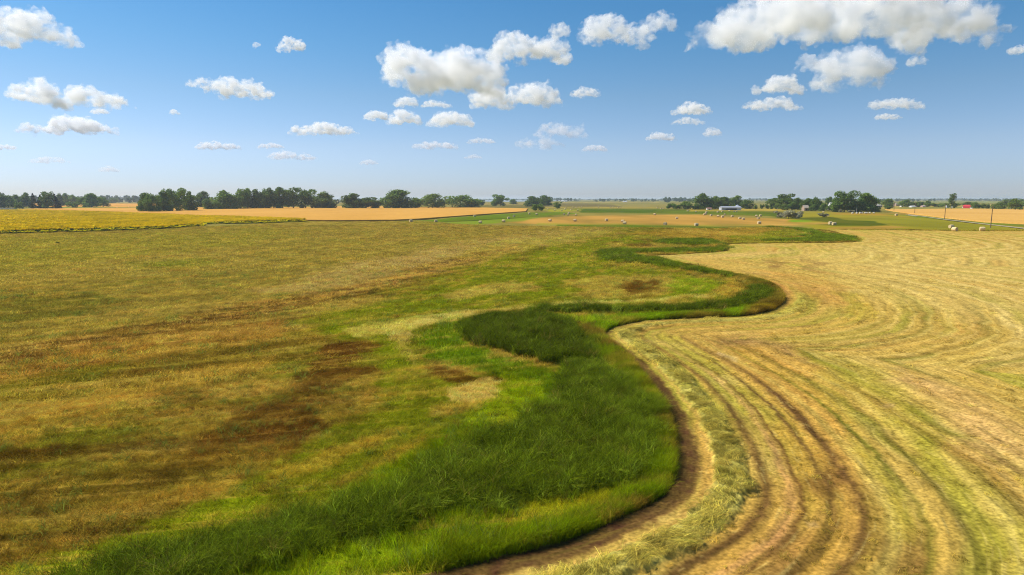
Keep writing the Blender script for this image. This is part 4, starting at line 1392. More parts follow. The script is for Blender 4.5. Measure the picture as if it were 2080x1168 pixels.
# far woods that read as one mass
def build_woods():
    rng = np.random.default_rng(77)
    bands = [(-200, 300, 405, 413, 397, 1.0), (300, 480, 404, 413, 398, .9), (640, 800, 408, 417, 405.5, .9), (965, 1085, 405.4, 407.5, 403.6, .8), (1080, 1180, 405.5, 409, 402.2, .8), (1130, 1162, 405.5, 409, 401.6, .9),
             (1210, 1255, 406, 410.4, 402.6, .9), (1258, 1330, 406, 410, 403, .9), (1320, 1380, 406, 409, 404.5, .7), (1346, 1384, 407, 411.8, 400.6, 1), (1378, 1414, 407, 411.4, 401.4, 1), (1524, 1562, 405.5, 409.8, 402.4, 1), (1562, 1700, 405.5, 409, 403, .8),
             (1690, 1830, 405.5, 409.8, 403, .9), (1780, 1800, 406, 412, 404.4, .8), (1820, 1900, 405.5, 409.6, 403.2, .9), (1890, 2140, 405.2, 408.6, 402.8, 1.0), (-200, 2280, 404.8, 406.4, 403.6, .8)]
    V, Q, T = [], [], []
    for x0, x1, yn, yb, yt, den in bands:
        n = int((x1 - x0) / 2.6 * den) + 2
        for k in range(n):
            px = x0 + (x1 - x0) * (k + rng.uniform(-.6, 1.6)) / n
            p = at(px, rng.uniform(max(yn, 405.6), max(yb, 406.3)))
            s = p[1] * CP / F
            # as tall as the treeline stands in the distance
            ub = proj(np.array([p[0]]), np.array([p[1]]))[1][0]
            h = max(3.0, min((ub - yt) * s * rng.uniform(.6, 1.08), 26))
            wd = rng.uniform(4, 8) * s * .5
            wd = max(min(wd, 26), h * .35)
            for j in range(42):
                d = rng.normal(size=3)
                d /= np.linalg.norm(d)
                c = np.array([p[0], p[1], h * .52]) + d * np.array([wd, wd * .8, h * .46]) * rng.uniform(.5, 1) ** .4
                u = Vector(rng.normal(size=3)).normalized()
                nv = Vector(d + rng.normal(0, .5, 3)).normalized()
                u = nv.orthogonal().normalized()
                w = nv.cross(u)
                sz = max(h, wd) * rng.uniform(.14, .26)
                b = len(V)
                cv = Vector(c)
                V += [tuple(cv - u * sz), tuple(cv + w * sz * .7), tuple(cv + u * sz), tuple(cv - w * sz * .7)]
                Q.append((b, b + 1, b + 2, b + 3))
                t = rng.uniform(.7, 1.3)
                T += [np.array([t, t, t])] * 4
    me = mesh_np('distant_woods', V, Q, 4, False)
    set_col(me, 'tint', np.array(T))
    me.materials.append(F_BLUE)
    tag(link('distant_woods', me), 'hazy blue-green woods along the horizon', 'woods', kind='stuff')


build_woods()


# ------------------------------------------------------------------ round bales
def bale_meshes(seed, mat_side, mat_end):
    """a slightly slumped roll on its side: net-wrapped barrel with spiral wound ends"""
    rng = np.random.default_rng(seed)
    bm = bmesh.new()
    n, m = 26, 7
    rings = []
    for j in range(m):
        t = j / (m - 1)
        xx = (t - .5)
        bulge = 1 - .10 * abs(2 * t - 1) ** 4
        ring = []
        for i in range(n):
            a = 2 * math.pi * i / n
            r = .5 * bulge * (1 + rng.normal(0, .012))
            z = r * math.sin(a)
            yv = r * math.cos(a) * 1.03
            if z < -.44:
                z = -.44 + (z + .44) * .25
            ring.append(bm.verts.new((xx, yv, z + .45)))
        rings.append(ring)
    for j in range(m - 1):
        for i in range(n):
            bm.faces.new((rings[j][i], rings[j][(i + 1) % n], rings[j + 1][(i + 1) % n], rings[j + 1][i]))
    side = bpy.data.meshes.new('roll')
    bmesh.ops.recalc_face_normals(bm, faces=bm.faces)
    for f in bm.faces:
        f.smooth = True
    bm.to_mesh(side)
    bm.free()
    side.materials.append(mat_side)
    ends = []
    for sgn in (-1, 1):
        bm = bmesh.new()
        prev = None
        for k, (rr, dx) in enumerate(((.452, 0), (.40, .012), (.32, -.004), (.22, .010), (.12, -.004), (.05, .006))):
            ring = [bm.verts.new((sgn * (.5 + dx), rr * math.cos(2 * math.pi * i / n) * 1.03, max(-.445, rr * math.sin(2 * math.pi * i / n)) + .45)) for i in range(n)]
            if prev:
                for i in range(n):
                    bm.faces.new((prev[i], prev[(i + 1) % n], ring[(i + 1) % n], ring[i]))
            prev = ring
        bm.faces.new(prev)
        bmesh.ops.recalc_face_normals(bm, faces=bm.faces)
        if sum(f.normal.x for f in bm.faces) * sgn < 0:
            bmesh.ops.reverse_faces(bm, faces=bm.faces)
        me = bpy.data.meshes.new('bale_end')
        bm.to_mesh(me)
        bm.free()
        me.materials.append(mat_end)
        ends.append(me)
    return side, ends


M_STRAW = plain('straw_roll', (.84, .64, .33), .9, .22, 9, bump=.4)
M_STRAW_END = plain('straw_end', (.70, .52, .27), .95, .3, 14, bump=.5)
M_WHITE_BALE = plain('pale_roll', (.80, .74, .58), .8, .12, 6, bump=.3)
BALES = [bale_meshes(30 + v, M_STRAW, M_STRAW_END) for v in range(3)]
BALES_PALE = [bale_meshes(40, M_WHITE_BALE, M_WHITE_BALE)]

# (phrase, group, [(x, y of the bale's middle)], diameter)
BALE_ROWS = [
    ('beyond the sunflowers in the far left wheat', 'bales beyond the sunflowers', [(188, 422), (238, 421.6), (262, 420.6)], 1.5),
    ('along the bright green strip by the wheat', 'bales along the bright green strip', [(834.6, 448.6), (885.6, 449), (964, 438.4), (975.7, 451), (1023, 449), (1033, 442.6), (1044, 438.6), (1075, 433.6), (1090, 435), (1067, 427.2)], 1.55),
    ('near the bright bush', 'bales near the bright bush', [(1112.5, 424.6), (1127, 426.9), (1141, 427.3), (1147.5, 425), (1160, 426), (1173.5, 427.2), (1145.6, 434.8), (1154, 436), (1155.4, 432.6), (1170, 436.2)], 1.5),
    ('scattered far off on the plain', 'bales far off on the plain', [(1150, 421), (1164, 421), (1171, 421.3), (1181, 421), (1215.4, 421), (1239.5, 421), (1245, 421), (1255.2, 421.2), (1260, 421.4), (1335, 422), (1343, 423.4), (1347, 423.6)], 1.5),
    ('in the line on the straw-coloured strip', 'bales on the straw strip', [(1117, 447.2), (1168, 447.3), (1232, 446.9), (1265, 449), (1268.7, 453), (1351, 454.4), (1414.5, 456), (1542.2, 452.4)], 1.6),
    ('scattered before the open shed', 'bales before the open shed', [(1329.8, 435.2), (1375, 443), (1397, 428), (1413.5, 429.8), (1430.3, 435.4), (1433.4, 434.2), (1434.7, 431), (1444.3, 437), (1458.8, 438.6), (1458, 430.2), (1467.8, 440), (1467, 429.6), (1472, 435.6), (1487.3, 439), (1481.5, 428.6), (1491, 429.4), (1496, 429.2), (1503, 443), (1510, 444.6)], 1.55),
    ('beside the silvery shrubs', 'bales beside the silvery shrubs', [(1536.3, 438.6), (1544.7, 437.8), (1540, 443.2), (1672.4, 431.4), (1682, 437.6)], 1.55),
    ('of the pair lying together on the tan strip', 'pair of bales on the tan strip', [(1686.8, 453), (1694.3, 454.4)], 1.7),
    ('of the pale row under the wood', 'pale row under the wood', [(1731.8, 432.5), (1740.5, 432.5), (1747.7, 432.4), (1751.6, 432.4), (1757.4, 432.4), (1760.6, 432.4), (1766.5, 432.4), (1774.7, 432.2)], 1.4),
    ('near the power poles on the green verge', 'bales near the power poles', [(1820.6, 436.2), (1932.5, 460.2), (1939.4, 465.6), (1995.3, 464.8)], 1.75),
]


def build_bales():
    rng = random.Random(9)
    for phrase, group, spots, dia in BALE_ROWS:
        dia *= .9
        pale = 'pale row' in phrase
        for i, (px, py) in enumerate(sorted(spots)):
            p = at(px, py, dia * .45)
            root = bpy.data.objects.new('round_bale', None)
            COL.objects.link(root)
            root.location = (p[0], p[1], 0)
            a = rng.choice((0.25, -.2, .5, .1, -.5, .9)) + rng.uniform(-.15, .15)
            if (px, py) == (1939.4, 465.6):
                a = -1.25
            if (px, py) in ((1995.3, 464.8), (1932.5, 460.2)):
                a = -.35 if px > 1990 else .2
            root.rotation_euler.z = a
            what = 'pale cream bale' if pale else 'round straw bale'
            n = len(spots)
            if n == 2:
                head = what + (', left one ' if i == 0 else ', right one ')
            elif i == 0:
                head = 'leftmost ' + what + ' '
            elif i == n - 1:
                head = 'rightmost ' + what + ' '
            else:
                head = what + ', ' + ORD[i] + ' from left '
            tag(root, head + phrase, 'bale', group)
            side, ends = (BALES_PALE[0] if pale else BALES[i % 3])
            for nm, me in (('roll', side), ('bale_end', ends[0]), ('bale_end', ends[1])):
                c = link(nm, me, root)
                s = dia * rng.uniform(.96, 1.04) if nm == 'roll' else s
                c.scale = (dia * 1.05, s, s)


build_bales()


# ------------------------------------------------------------------ power poles
M_POLE = plain('weathered_pole', (.20, .13, .085), .9, .25, 3)
M_INS = plain('insulator_glaze', (.35, .38, .40), .3, .1)


def build_poles():
    labs = ['power pole beside the farm track, nearest and tallest of the line', 'power pole second nearest in the line along the wheat', 'small power pole third along the line, before the tan farm', 'farthest and smallest power pole, next to the right-hand wood']
    for i, (px, py, yt) in enumerate(((2012, 462.5, 417.4), (1918.5, 446, 421), (1857.6, 434.6, 418.5), (1815.6, 429.4, 418))):
        p = at(px, py)
        root = bpy.data.objects.new('power_pole', None)
        COL.objects.link(root)
        root.location = p
        tag(root, labs[i], 'power pole', 'power poles beside the wheat')
        h = 9.3
        root.rotation_euler = (0, math.radians(1.6 if i == 0 else .8), math.radians(25))
        V, Q = [], []
        limb(V, Q, (0, 0, -.3), (0, 0, h * .5), .19, .16, 8)
        limb(V, Q, (0, 0, h * .5), (0, 0, h), .16, .12, 8)
        V.append((0, 0, h + .03))
        k = len(V) - 1
        Q += [(16 + 8 + j, 16 + 8 + (j + 1) % 8, k, k) for j in range(8)]
        bm = bmesh.new()
        bv = [bm.verts.new(v) for v in V]
        for q in Q:
            bm.faces.new([bv[j] for j in dict.fromkeys(q)])
        me = bpy.data.meshes.new('pole_shaft')
        bm.to_mesh(me)
        bm.free()
        me.materials.append(M_POLE)
        link('pole_shaft', me, root)
        bm = bmesh.new()
        bmesh.ops.create_cube(bm, size=1)
        bmesh.ops.scale(bm, vec=(1.9, .1, .12), verts=bm.verts)
        bmesh.ops.bevel(bm, geom=bm.edges[:], offset=.012, segments=1)
        bmesh.ops.translate(bm, vec=(0, -.19, h - .7), verts=bm.verts)
        me = bpy.data.meshes.new('crossarm')
        bm.to_mesh(me)
        bm.free()
        me.materials.append(M_POLE)
        arm = link('crossarm', me, root)
        for xx in (-.85, .85):
            V, Q = [], []
            for z0, z1, r0, r1 in ((0, .06, .03, .05), (.06, .12, .05, .05), (.12, .2, .05, .02)):
                limb(V, Q, (xx, -.19, h - .64 + z0), (xx, -.19, h - .64 + z1), r0, r1, 8)
            me = mesh_np('insulator', V, Q, 4)
            me.materials.append(M_INS)
            link('insulator', me, arm)


build_poles()


# ------------------------------------------------------------------ farm buildings
M_TIN = plain('galvanised_tin', (.50, .52, .56), .45, .12, 1.5)
M_TINWALL = plain('tin_wall', (.50, .51, .54), .5, .14, 2.0)
M_WHITE = plain('white_boards', (.80, .79, .76), .6, .08, 2)
M_TAN = plain('tan_boards', (.42, .30, .22), .8, .15, 2)
M_BROWN = plain('brown_boards', (.33, .19, .13), .8, .2, 2)
M_RED = plain('barn_red', (.55, .035, .05), .6, .12, 2)
M_REDROOF = plain('red_roof', (.62, .05, .065), .5, .1, 2)
M_GREYROOF = plain('grey_shingles', (.34, .34, .36), .85, .15, 3)
M_BROWNROOF = plain('rusty_roof', (.36, .20, .16), .8, .25, 3)
M_DOOR = plain('dark_door', (.05, .045, .04), .7, .2, 3)
M_WIN = plain('window_glass', (.04, .05, .06), .1, .1)
M_POST = plain('timber_post', (.24, .18, .13), .9, .2, 3)


def boxes(name, bl, mat, parent):
    bm = bmesh.new()
    for (x0, x1, y0, y1, z0, z1) in bl:
        r = bmesh.ops.create_cube(bm, size=1)
        for v in r['verts']:
            v.co = Vector((x0 + (v.co.x + .5) * (x1 - x0), y0 + (v.co.y + .5) * (y1 - y0), z0 + (v.co.z + .5) * (z1 - z0)))
    me = bpy.data.meshes.new(name)
    bm.to_mesh(me)
    bm.free()
    me.materials.append(mat)
    return link(name, me, parent)


def prism(name, prof, y0, y1, mat, parent, axis='y'):
    """extrude a closed profile (across, z) along the other horizontal axis"""
    bm = bmesh.new()
    a = [bm.verts.new((p[0], y0, p[1]) if axis == 'y' else (y0, p[0], p[1])) for p in prof]
    b = [bm.verts.new((p[0], y1, p[1]) if axis == 'y' else (y1, p[0], p[1])) for p in prof]
    n = len(prof)
    bm.faces.new(a)
    bm.faces.new(b)
    for i in range(n):
        bm.faces.new((a[i], a[(i + 1) % n], b[(i + 1) % n], b[i]))
    bmesh.ops.recalc_face_normals(bm, faces=bm.faces)
    me = bpy.data.meshes.new(name)
    bm.to_mesh(me)
    bm.free()
    me.materials.append(mat)
    return link(name, me, parent)


def house(name, label, cat, px, py, wpx, hpx, depth, wall_m, roof_m, rot=0, ridge='x', roof_part=.45, door=True, windows=2, group=None, over=.35):
    p = at(px, py)
    s = p[1] * CP / F
    W, Ht = wpx * s, hpx * s
    root = bpy.data.objects.new(name, None)
    COL.objects.link(root)
    root.location = p
    root.rotation_euler.z = rot
    tag(root, label, cat, group)
    D = depth
    hz = Ht * (1 - roof_part)
    if ridge == 'x':       # roof slope faces the viewer
        prism('wall', [(-D / 2, 0), (D / 2, 0), (D / 2, hz), (0, Ht - .12), (-D / 2, hz)], -W / 2, W / 2, wall_m, root, 'x')
        t = .14
        prism('roof', [(-D / 2 - over, hz - over * (Ht - hz) / (D / 2)), (0, Ht), (D / 2 + over, hz - over * (Ht - hz) / (D / 2)), (D / 2 + over, hz - over * (Ht - hz) / (D / 2) + t), (0, Ht + t), (-D / 2 - over, hz - over * (Ht - hz) / (D / 2) + t)], -W / 2 - over, W / 2 + over, roof_m, root, 'x')
    else:                  # gable end faces the viewer
        prism('wall', [(-W / 2, 0), (W / 2, 0), (W / 2, hz), (0, Ht - .12), (-W / 2, hz)], -D / 2, D / 2, wall_m, root, 'y')
        k = (Ht - hz) / (W / 2)
        prism('roof', [(-W / 2 - over, hz - over * k), (0, Ht), (W / 2 + over, hz - over * k), (W / 2 + over, hz - over * k + .16), (0, Ht + .16), (-W / 2 - over, hz - over * k + .16)], -D / 2 - over, D / 2 + over, roof_m, root, 'y')
    yf = -D / 2
    if door:
        boxes('door', [(-W * .12, -W * .12 + min(1.2, W * .2), yf - .05, yf + .02, 0, min(2.1, hz * .85))], M_DOOR, root)
    for k in range(windows):
        xx = -W * .38 + k * W * .62 / max(1, windows - 1) + (W * .08 if windows > 1 else 0)
        f = boxes('window', [(xx, xx + min(1.3, W * .16), yf - .05, yf + .02, hz * .38, hz * .78)], M_WHITE, root)
        boxes('pane', [(xx + .1, xx + min(1.3, W * .16) - .1, yf - .08, yf - .052, hz * .38 + .1, hz * .78 - .1)], M_WIN, f)
    return root, W, Ht, s


def build_farms():
    # the long tin shed with its open front
    p = at(1485.5, 427.2)
    s = p[1] * CP / F
    W, D, hf, hb = 40 * s, 9.0, 7.0 * s * .78, 7.4 * s * .78
    root = bpy.data.objects.new('machine_shed', None)
    COL.objects.link(root)
    root.location = p
    tag(root, 'long low grey tin shed with open dark front before the trees', 'shed')
    prism('roof', [(-.6, hf - .1), (D * .45, hb + 1.0), (D + .4, hb), (D + .4, hb + .15), (D * .45, hb + 1.15), (-.6, hf + .2)], -W / 2 - .3, W / 2 + .3, M_TIN, root, 'x')
    xl, xr = -W / 2 + W * .21, W / 2 - W * .22
    boxes('front_wall', [(-W / 2, xl, 0, .15, 0, hf - .06)], M_TINWALL, root)
    boxes('front_wall', [(xr, W / 2, 0, .15, 0, hf - .06)], M_WHITE, root)
    boxes('header', [(xl + .01, xr - .01, .0, .14, hf - 1.1, hf - .07)], M_TIN, root)
    boxes('back_wall', [(-W / 2, W / 2, D - .15, D, 0, hb)], M_TINWALL, root)
    boxes('side_wall', [(-W / 2, -W / 2 + .15, .16, D - .16, 0, hf + .2)], M_TINWALL, root)
    boxes('side_wall', [(W / 2 - .15, W / 2, .16, D - .16, 0, hf + .2)], M_TINWALL, root)
    for k in range(1, 4):
        xx = xl + (xr - xl) * k / 4
        boxes('post', [(xx - .12, xx + .12, .02, .26, 0, hf - 1.11)], M_POST, root)
    # grain bin behind it
    q = at(1487.5, 426.2)
    root = bpy.data.objects.new('grain_bin', None)
    COL.objects.link(root)
    root.location = (q[0], p[1] + 16, 0)
    tag(root, 'round tin grain bin whose cone roof rises behind the open shed', 'grain bin')
    V, Q = [], []
    limb(V, Q, (0, 0, 0), (0, 0, 4.1), 2.5, 2.5, 24)
    me = mesh_np('bin_wall', V, Q, 4)
    me.materials.append(M_TINWALL)
    link('bin_wall', me, root)
    V, Q = [], []
    limb(V, Q, (0, 0, 4.1), (0, 0, 5.6), 2.65, .4, 24)
    limb(V, Q, (0, 0, 5.6), (0, 0, 5.9), .4, .05, 24)
    me = mesh_np('bin_roof', V, Q, 4)
    me.materials.append(M_TIN)
    link('bin_roof', me, root)
    house('small_shed', 'small rusty-roofed shed left of the long open shed', 'shed', 1440, 426, 9, 4.2, 4.5, M_WHITE, M_BROWNROOF, ridge='x', windows=1)
    house('farmhouse', 'white gabled farmhouse half hidden among the trees', 'house', 1690, 425.5, 11, 14, 9, M_WHITE, M_WHITE, ridge='x', windows=3, roof_part=.45)
    house('cottage', 'tan roofed cottage peeping out behind the shrubs and trees', 'house', 1635.5, 428.2, 9.5, 11.2, 7, M_TAN, plain('pale_roof', (.55, .46, .36), .8, .15), ridge='x')
    # red barn with a curved roof
    p = at(1967, 422.4)
    s = p[1] * CP / F
    root = bpy.data.objects.new('red_barn', None)
    COL.objects.link(root)
    root.location = p
    root.rotation_euler.z = .35
    tag(root, 'bright red barn with a rounded roof beyond the right wheat', 'barn')
    W, Ht, D = 8.6 * s, 6.2 * s, 11
    arc_ = [(math.cos(a) * W / 2, Ht * .42 + math.sin(a) * Ht * .55) for a in np.linspace(0, math.pi, 13)]
    prism('wall', [(-W / 2, 0), (W / 2, 0)] + arc_, -D / 2, D / 2, M_RED, root, 'y')
    arc_o = [(math.cos(a) * (W / 2 + .2), Ht * .42 + math.sin(a) * (Ht * .55 + .25)) for a in np.linspace(0, math.pi, 13)]
    arc_i = [(math.cos(a) * (W / 2 + .03), Ht * .42 + math.sin(a) * (Ht * .55 + .03)) for a in np.linspace(math.pi, 0, 13)]
    prism('roof', arc_o + arc_i, -D / 2 - .3, D / 2 + .3, M_REDROOF, root, 'y')
    boxes('door', [(W * .14, W * .40, -D / 2 - .08, -D / 2 + .02, 0, Ht * .5)], M_DOOR, root)
    house('white_shed', 'low white shed touching the left side of the red barn', 'shed', 1959.5, 422.3, 5, 2.6, 5, M_WHITE, M_WHITE, windows=1)
    house('white_shed', 'low white shed right of the red barn by the bushes', 'shed', 1976, 423.4, 6, 2.8, 5, M_WHITE, M_WHITE, windows=1)
    house('tan_barn', 'wide tan barn with pale roof beside the right-hand wood', 'barn', 1782, 421, 11, 6.6, 12, M_TAN, plain('pale_tin_roof', (.62, .57, .5), .6, .12), ridge='x', windows=2)
    house('brown_barn', 'small brown barn right of the round farm tree', 'barn', 1808, 421, 7.4, 5.4, 9, M_BROWN, M_BROWNROOF, ridge='y', windows=1)
    house('pink_house', 'distant house with pale pinkish roof among far trees', 'house', 1822, 418, 10, 5, 9, M_TAN, plain('pinkish_roof', (.5, .38, .34), .8, .12), windows=2)
    house('white_house', 'long low white house in the right farmyard', 'house', 1853.5, 421, 9, 3.0, 7, M_WHITE, M_WHITE, windows=3)
    house('grey_roofed_house', 'grey roofed house with pink gable in the right farmyard', 'house', 1867, 420.6, 7, 3.8, 8, M_TAN, M_GREYROOF, windows=2)
    house('pink_shed', 'pinkish shed right of the grey roofed house', 'shed', 1874.5, 420.8, 6, 3.4, 7, plain('pink_boards', (.55, .36, .30), .8, .1), plain('pale_pink_roof', (.6, .46, .42), .8, .1), windows=1)
    house('white_shed', 'tiny white shed left of the round trees in the right farmyard', 'shed', 1831, 420.4, 4, 2.6, 5, M_WHITE, M_WHITE, windows=1)
    for px, lab in ((1142, 'left one of the two far white farm buildings near the lake'), (1149.5, 'right one of the two far white farm buildings near the lake')):
        house('white_barn', lab, 'barn', px, 409.7, 5.2, 2.2, 18, M_WHITE, M_WHITE, windows=1, group='far white farm buildings')
    for px, lab in ((1267, 'left one of the two tiny white sheds on the far plain'), (1271.6, 'right one of the two tiny white sheds on the far plain')):
        house('white_barn', lab, 'barn', px, 410.5, 3.4, 2.3, 14, M_WHITE, M_WHITE, windows=1, group='tiny white sheds far off')
    # white storage tank
    q = at(2052, 425)
    s = q[1] * CP / F
    root = bpy.data.objects.new('storage_tank', None)
    COL.objects.link(root)
    root.location = q
    tag(root, 'small upright white tank before the far right trees', 'tank')
    V, Q = [], []
    limb(V, Q, (0, 0, 0), (0, 0, 3.6 * s), .8 * s, .8 * s, 16)
    me = mesh_np('tank_wall', V, Q, 4)
    me.materials.append(M_WHITE)
    link('tank_wall', me, root)
    V, Q = [], []
    limb(V, Q, (0, 0, 3.6 * s), (0, 0, 4.4 * s), .8 * s, .1 * s, 16)
    me = mesh_np('tank_cap', V, Q, 4)
    me.materials.append(M_WHITE)
    link('tank_cap', me, root)
    # two white camper trailers by the poplar
    for px, wpx, lab in ((1924.6, 7, 'white camper trailer left of the tall poplar'), (1936.4, 4.6, 'white camper trailer right of the tall poplar')):
        q = at(px, 422.6)
        s = q[1] * CP / F
        root = bpy.data.objects.new('camper_trailer', None)
        COL.objects.link(root)
        root.location = q
        tag(root, lab, 'trailer', 'campers by the poplar')
        L = wpx * s
        prism('body', [(-L / 2, .7), (L / 2 - .3, .7), (L / 2, 1.3), (L / 2 - .2, 3.0), (L / 2 - .6, 3.2), (-L / 2 + .3, 3.2), (-L / 2, 2.9)], -1.25, 1.25, M_WHITE, root, 'y')
        boxes('window', [(-L * .25, -L * .05, -1.30, -1.23, 1.7, 2.5)], M_WIN, root)
        boxes('door', [(L * .12, L * .12 + .8, -1.29, -1.23, .8, 2.8)], M_TAN, root)
        for xx in (-.45, .45):
            V, Q = [], []
            limb(V, Q, (xx, -1.27, .36), (xx, -1.0, .36), .36, .36, 14)
            limb(V, Q, (xx, -1.28, .36), (xx, -1.27, .36), .05, .36, 14)
            me = mesh_np('wheel', V, Q, 4)
            me.materials.append(M_DOOR)
            link('wheel', me, root)
    # pale paddock fence at the far left
    a, b = at(-40, 425.6), at(33, 425.4)
    root = bpy.data.objects.new('paddock_fence', None)
    COL.objects.link(root)
    root.location = a
    d = Vector(b - a)
    root.rotation_euler.z = math.atan2(d.y, d.x)
    tag(root, 'pale board paddock fence at the far left behind the sunflowers', 'fence')
    L = d.length
    for k in range(13):
        xx = L * k / 12
        boxes('fence_post', [(xx - .1, xx + .1, -.1, .1, 0, 2.0)], M_POST, root)
    boxes('rail', [(0, L, -.16, -.1, .35, .95)], M_WHITE, root)
    boxes('rail', [(0, L, -.16, -.1, 1.25, 1.85)], M_WHITE, root)
    # a lone dark bush out on the meadow
    q = at(118, 496)
    root = bpy.data.objects.new('bush', None)
    COL.objects.link(root)
    root.location = q
    tag(root, 'tiny dark lone bush out on the left meadow', 'bush')
    c = link('crown', CROWNS[('bush', 'g', 0)], root)
    c.scale = (1.3, 1.3, .8)
    t = link('trunk', TRUNKS[('bush', 0)], root)
    t.scale = (.8, .8, .7)


build_farms()


# ------------------------------------------------------------------ clouds: real volumes far off in the sky
def cloud_mat(name, dens, size, seed):
    m = bpy.data.materials.new(name)
    m.use_nodes = True
    N, L = m.node_tree.nodes, m.node_tree.links
    N.remove(N['Principled BSDF'])
    tc = N.new('ShaderNodeTexCoord')
    mp = N.new('ShaderNodeMapping')
    mp.inputs['Location'].default_value = (seed * 3.7, seed * 1.3, 0)
    mp.inputs['Scale'].default_value = (1 / size, 1 / size, 1.35 / size)
    L.new(tc.outputs['Object'], mp.inputs['Vector'])
    nz = N.new('ShaderNodeTexNoise')
    nz.inputs['Scale'].default_value = 2.6
    nz.inputs['Detail'].default_value = 4
    nz.inputs['Roughness'].default_value = .6
    L.new(mp.outputs[0], nz.inputs['Vector'])
    mr = N.new('ShaderNodeMapRange')
    mr.interpolation_type = 'SMOOTHSTEP'
    mr.inputs['From Min'].default_value = .42
    mr.inputs['From Max'].default_value = .60
    mr.inputs['To Min'].default_value = dens * .06
    mr.inputs['To Max'].default_value = dens * 2.2
    L.new(nz.outputs['Fac'], mr.inputs['Value'])
    v = N.new('ShaderNodeVolumePrincipled')
    v.inputs['Color'].default_value = (1, 1, 1, 1)
    L.new(mr.outputs[0], v.inputs['Density'])
    v.inputs['Anisotropy'].default_value = .2
    L.new(v.outputs[0], N['Material Output'].inputs['Volume'])
    m.cycles.volume_step_rate = .25
    return m


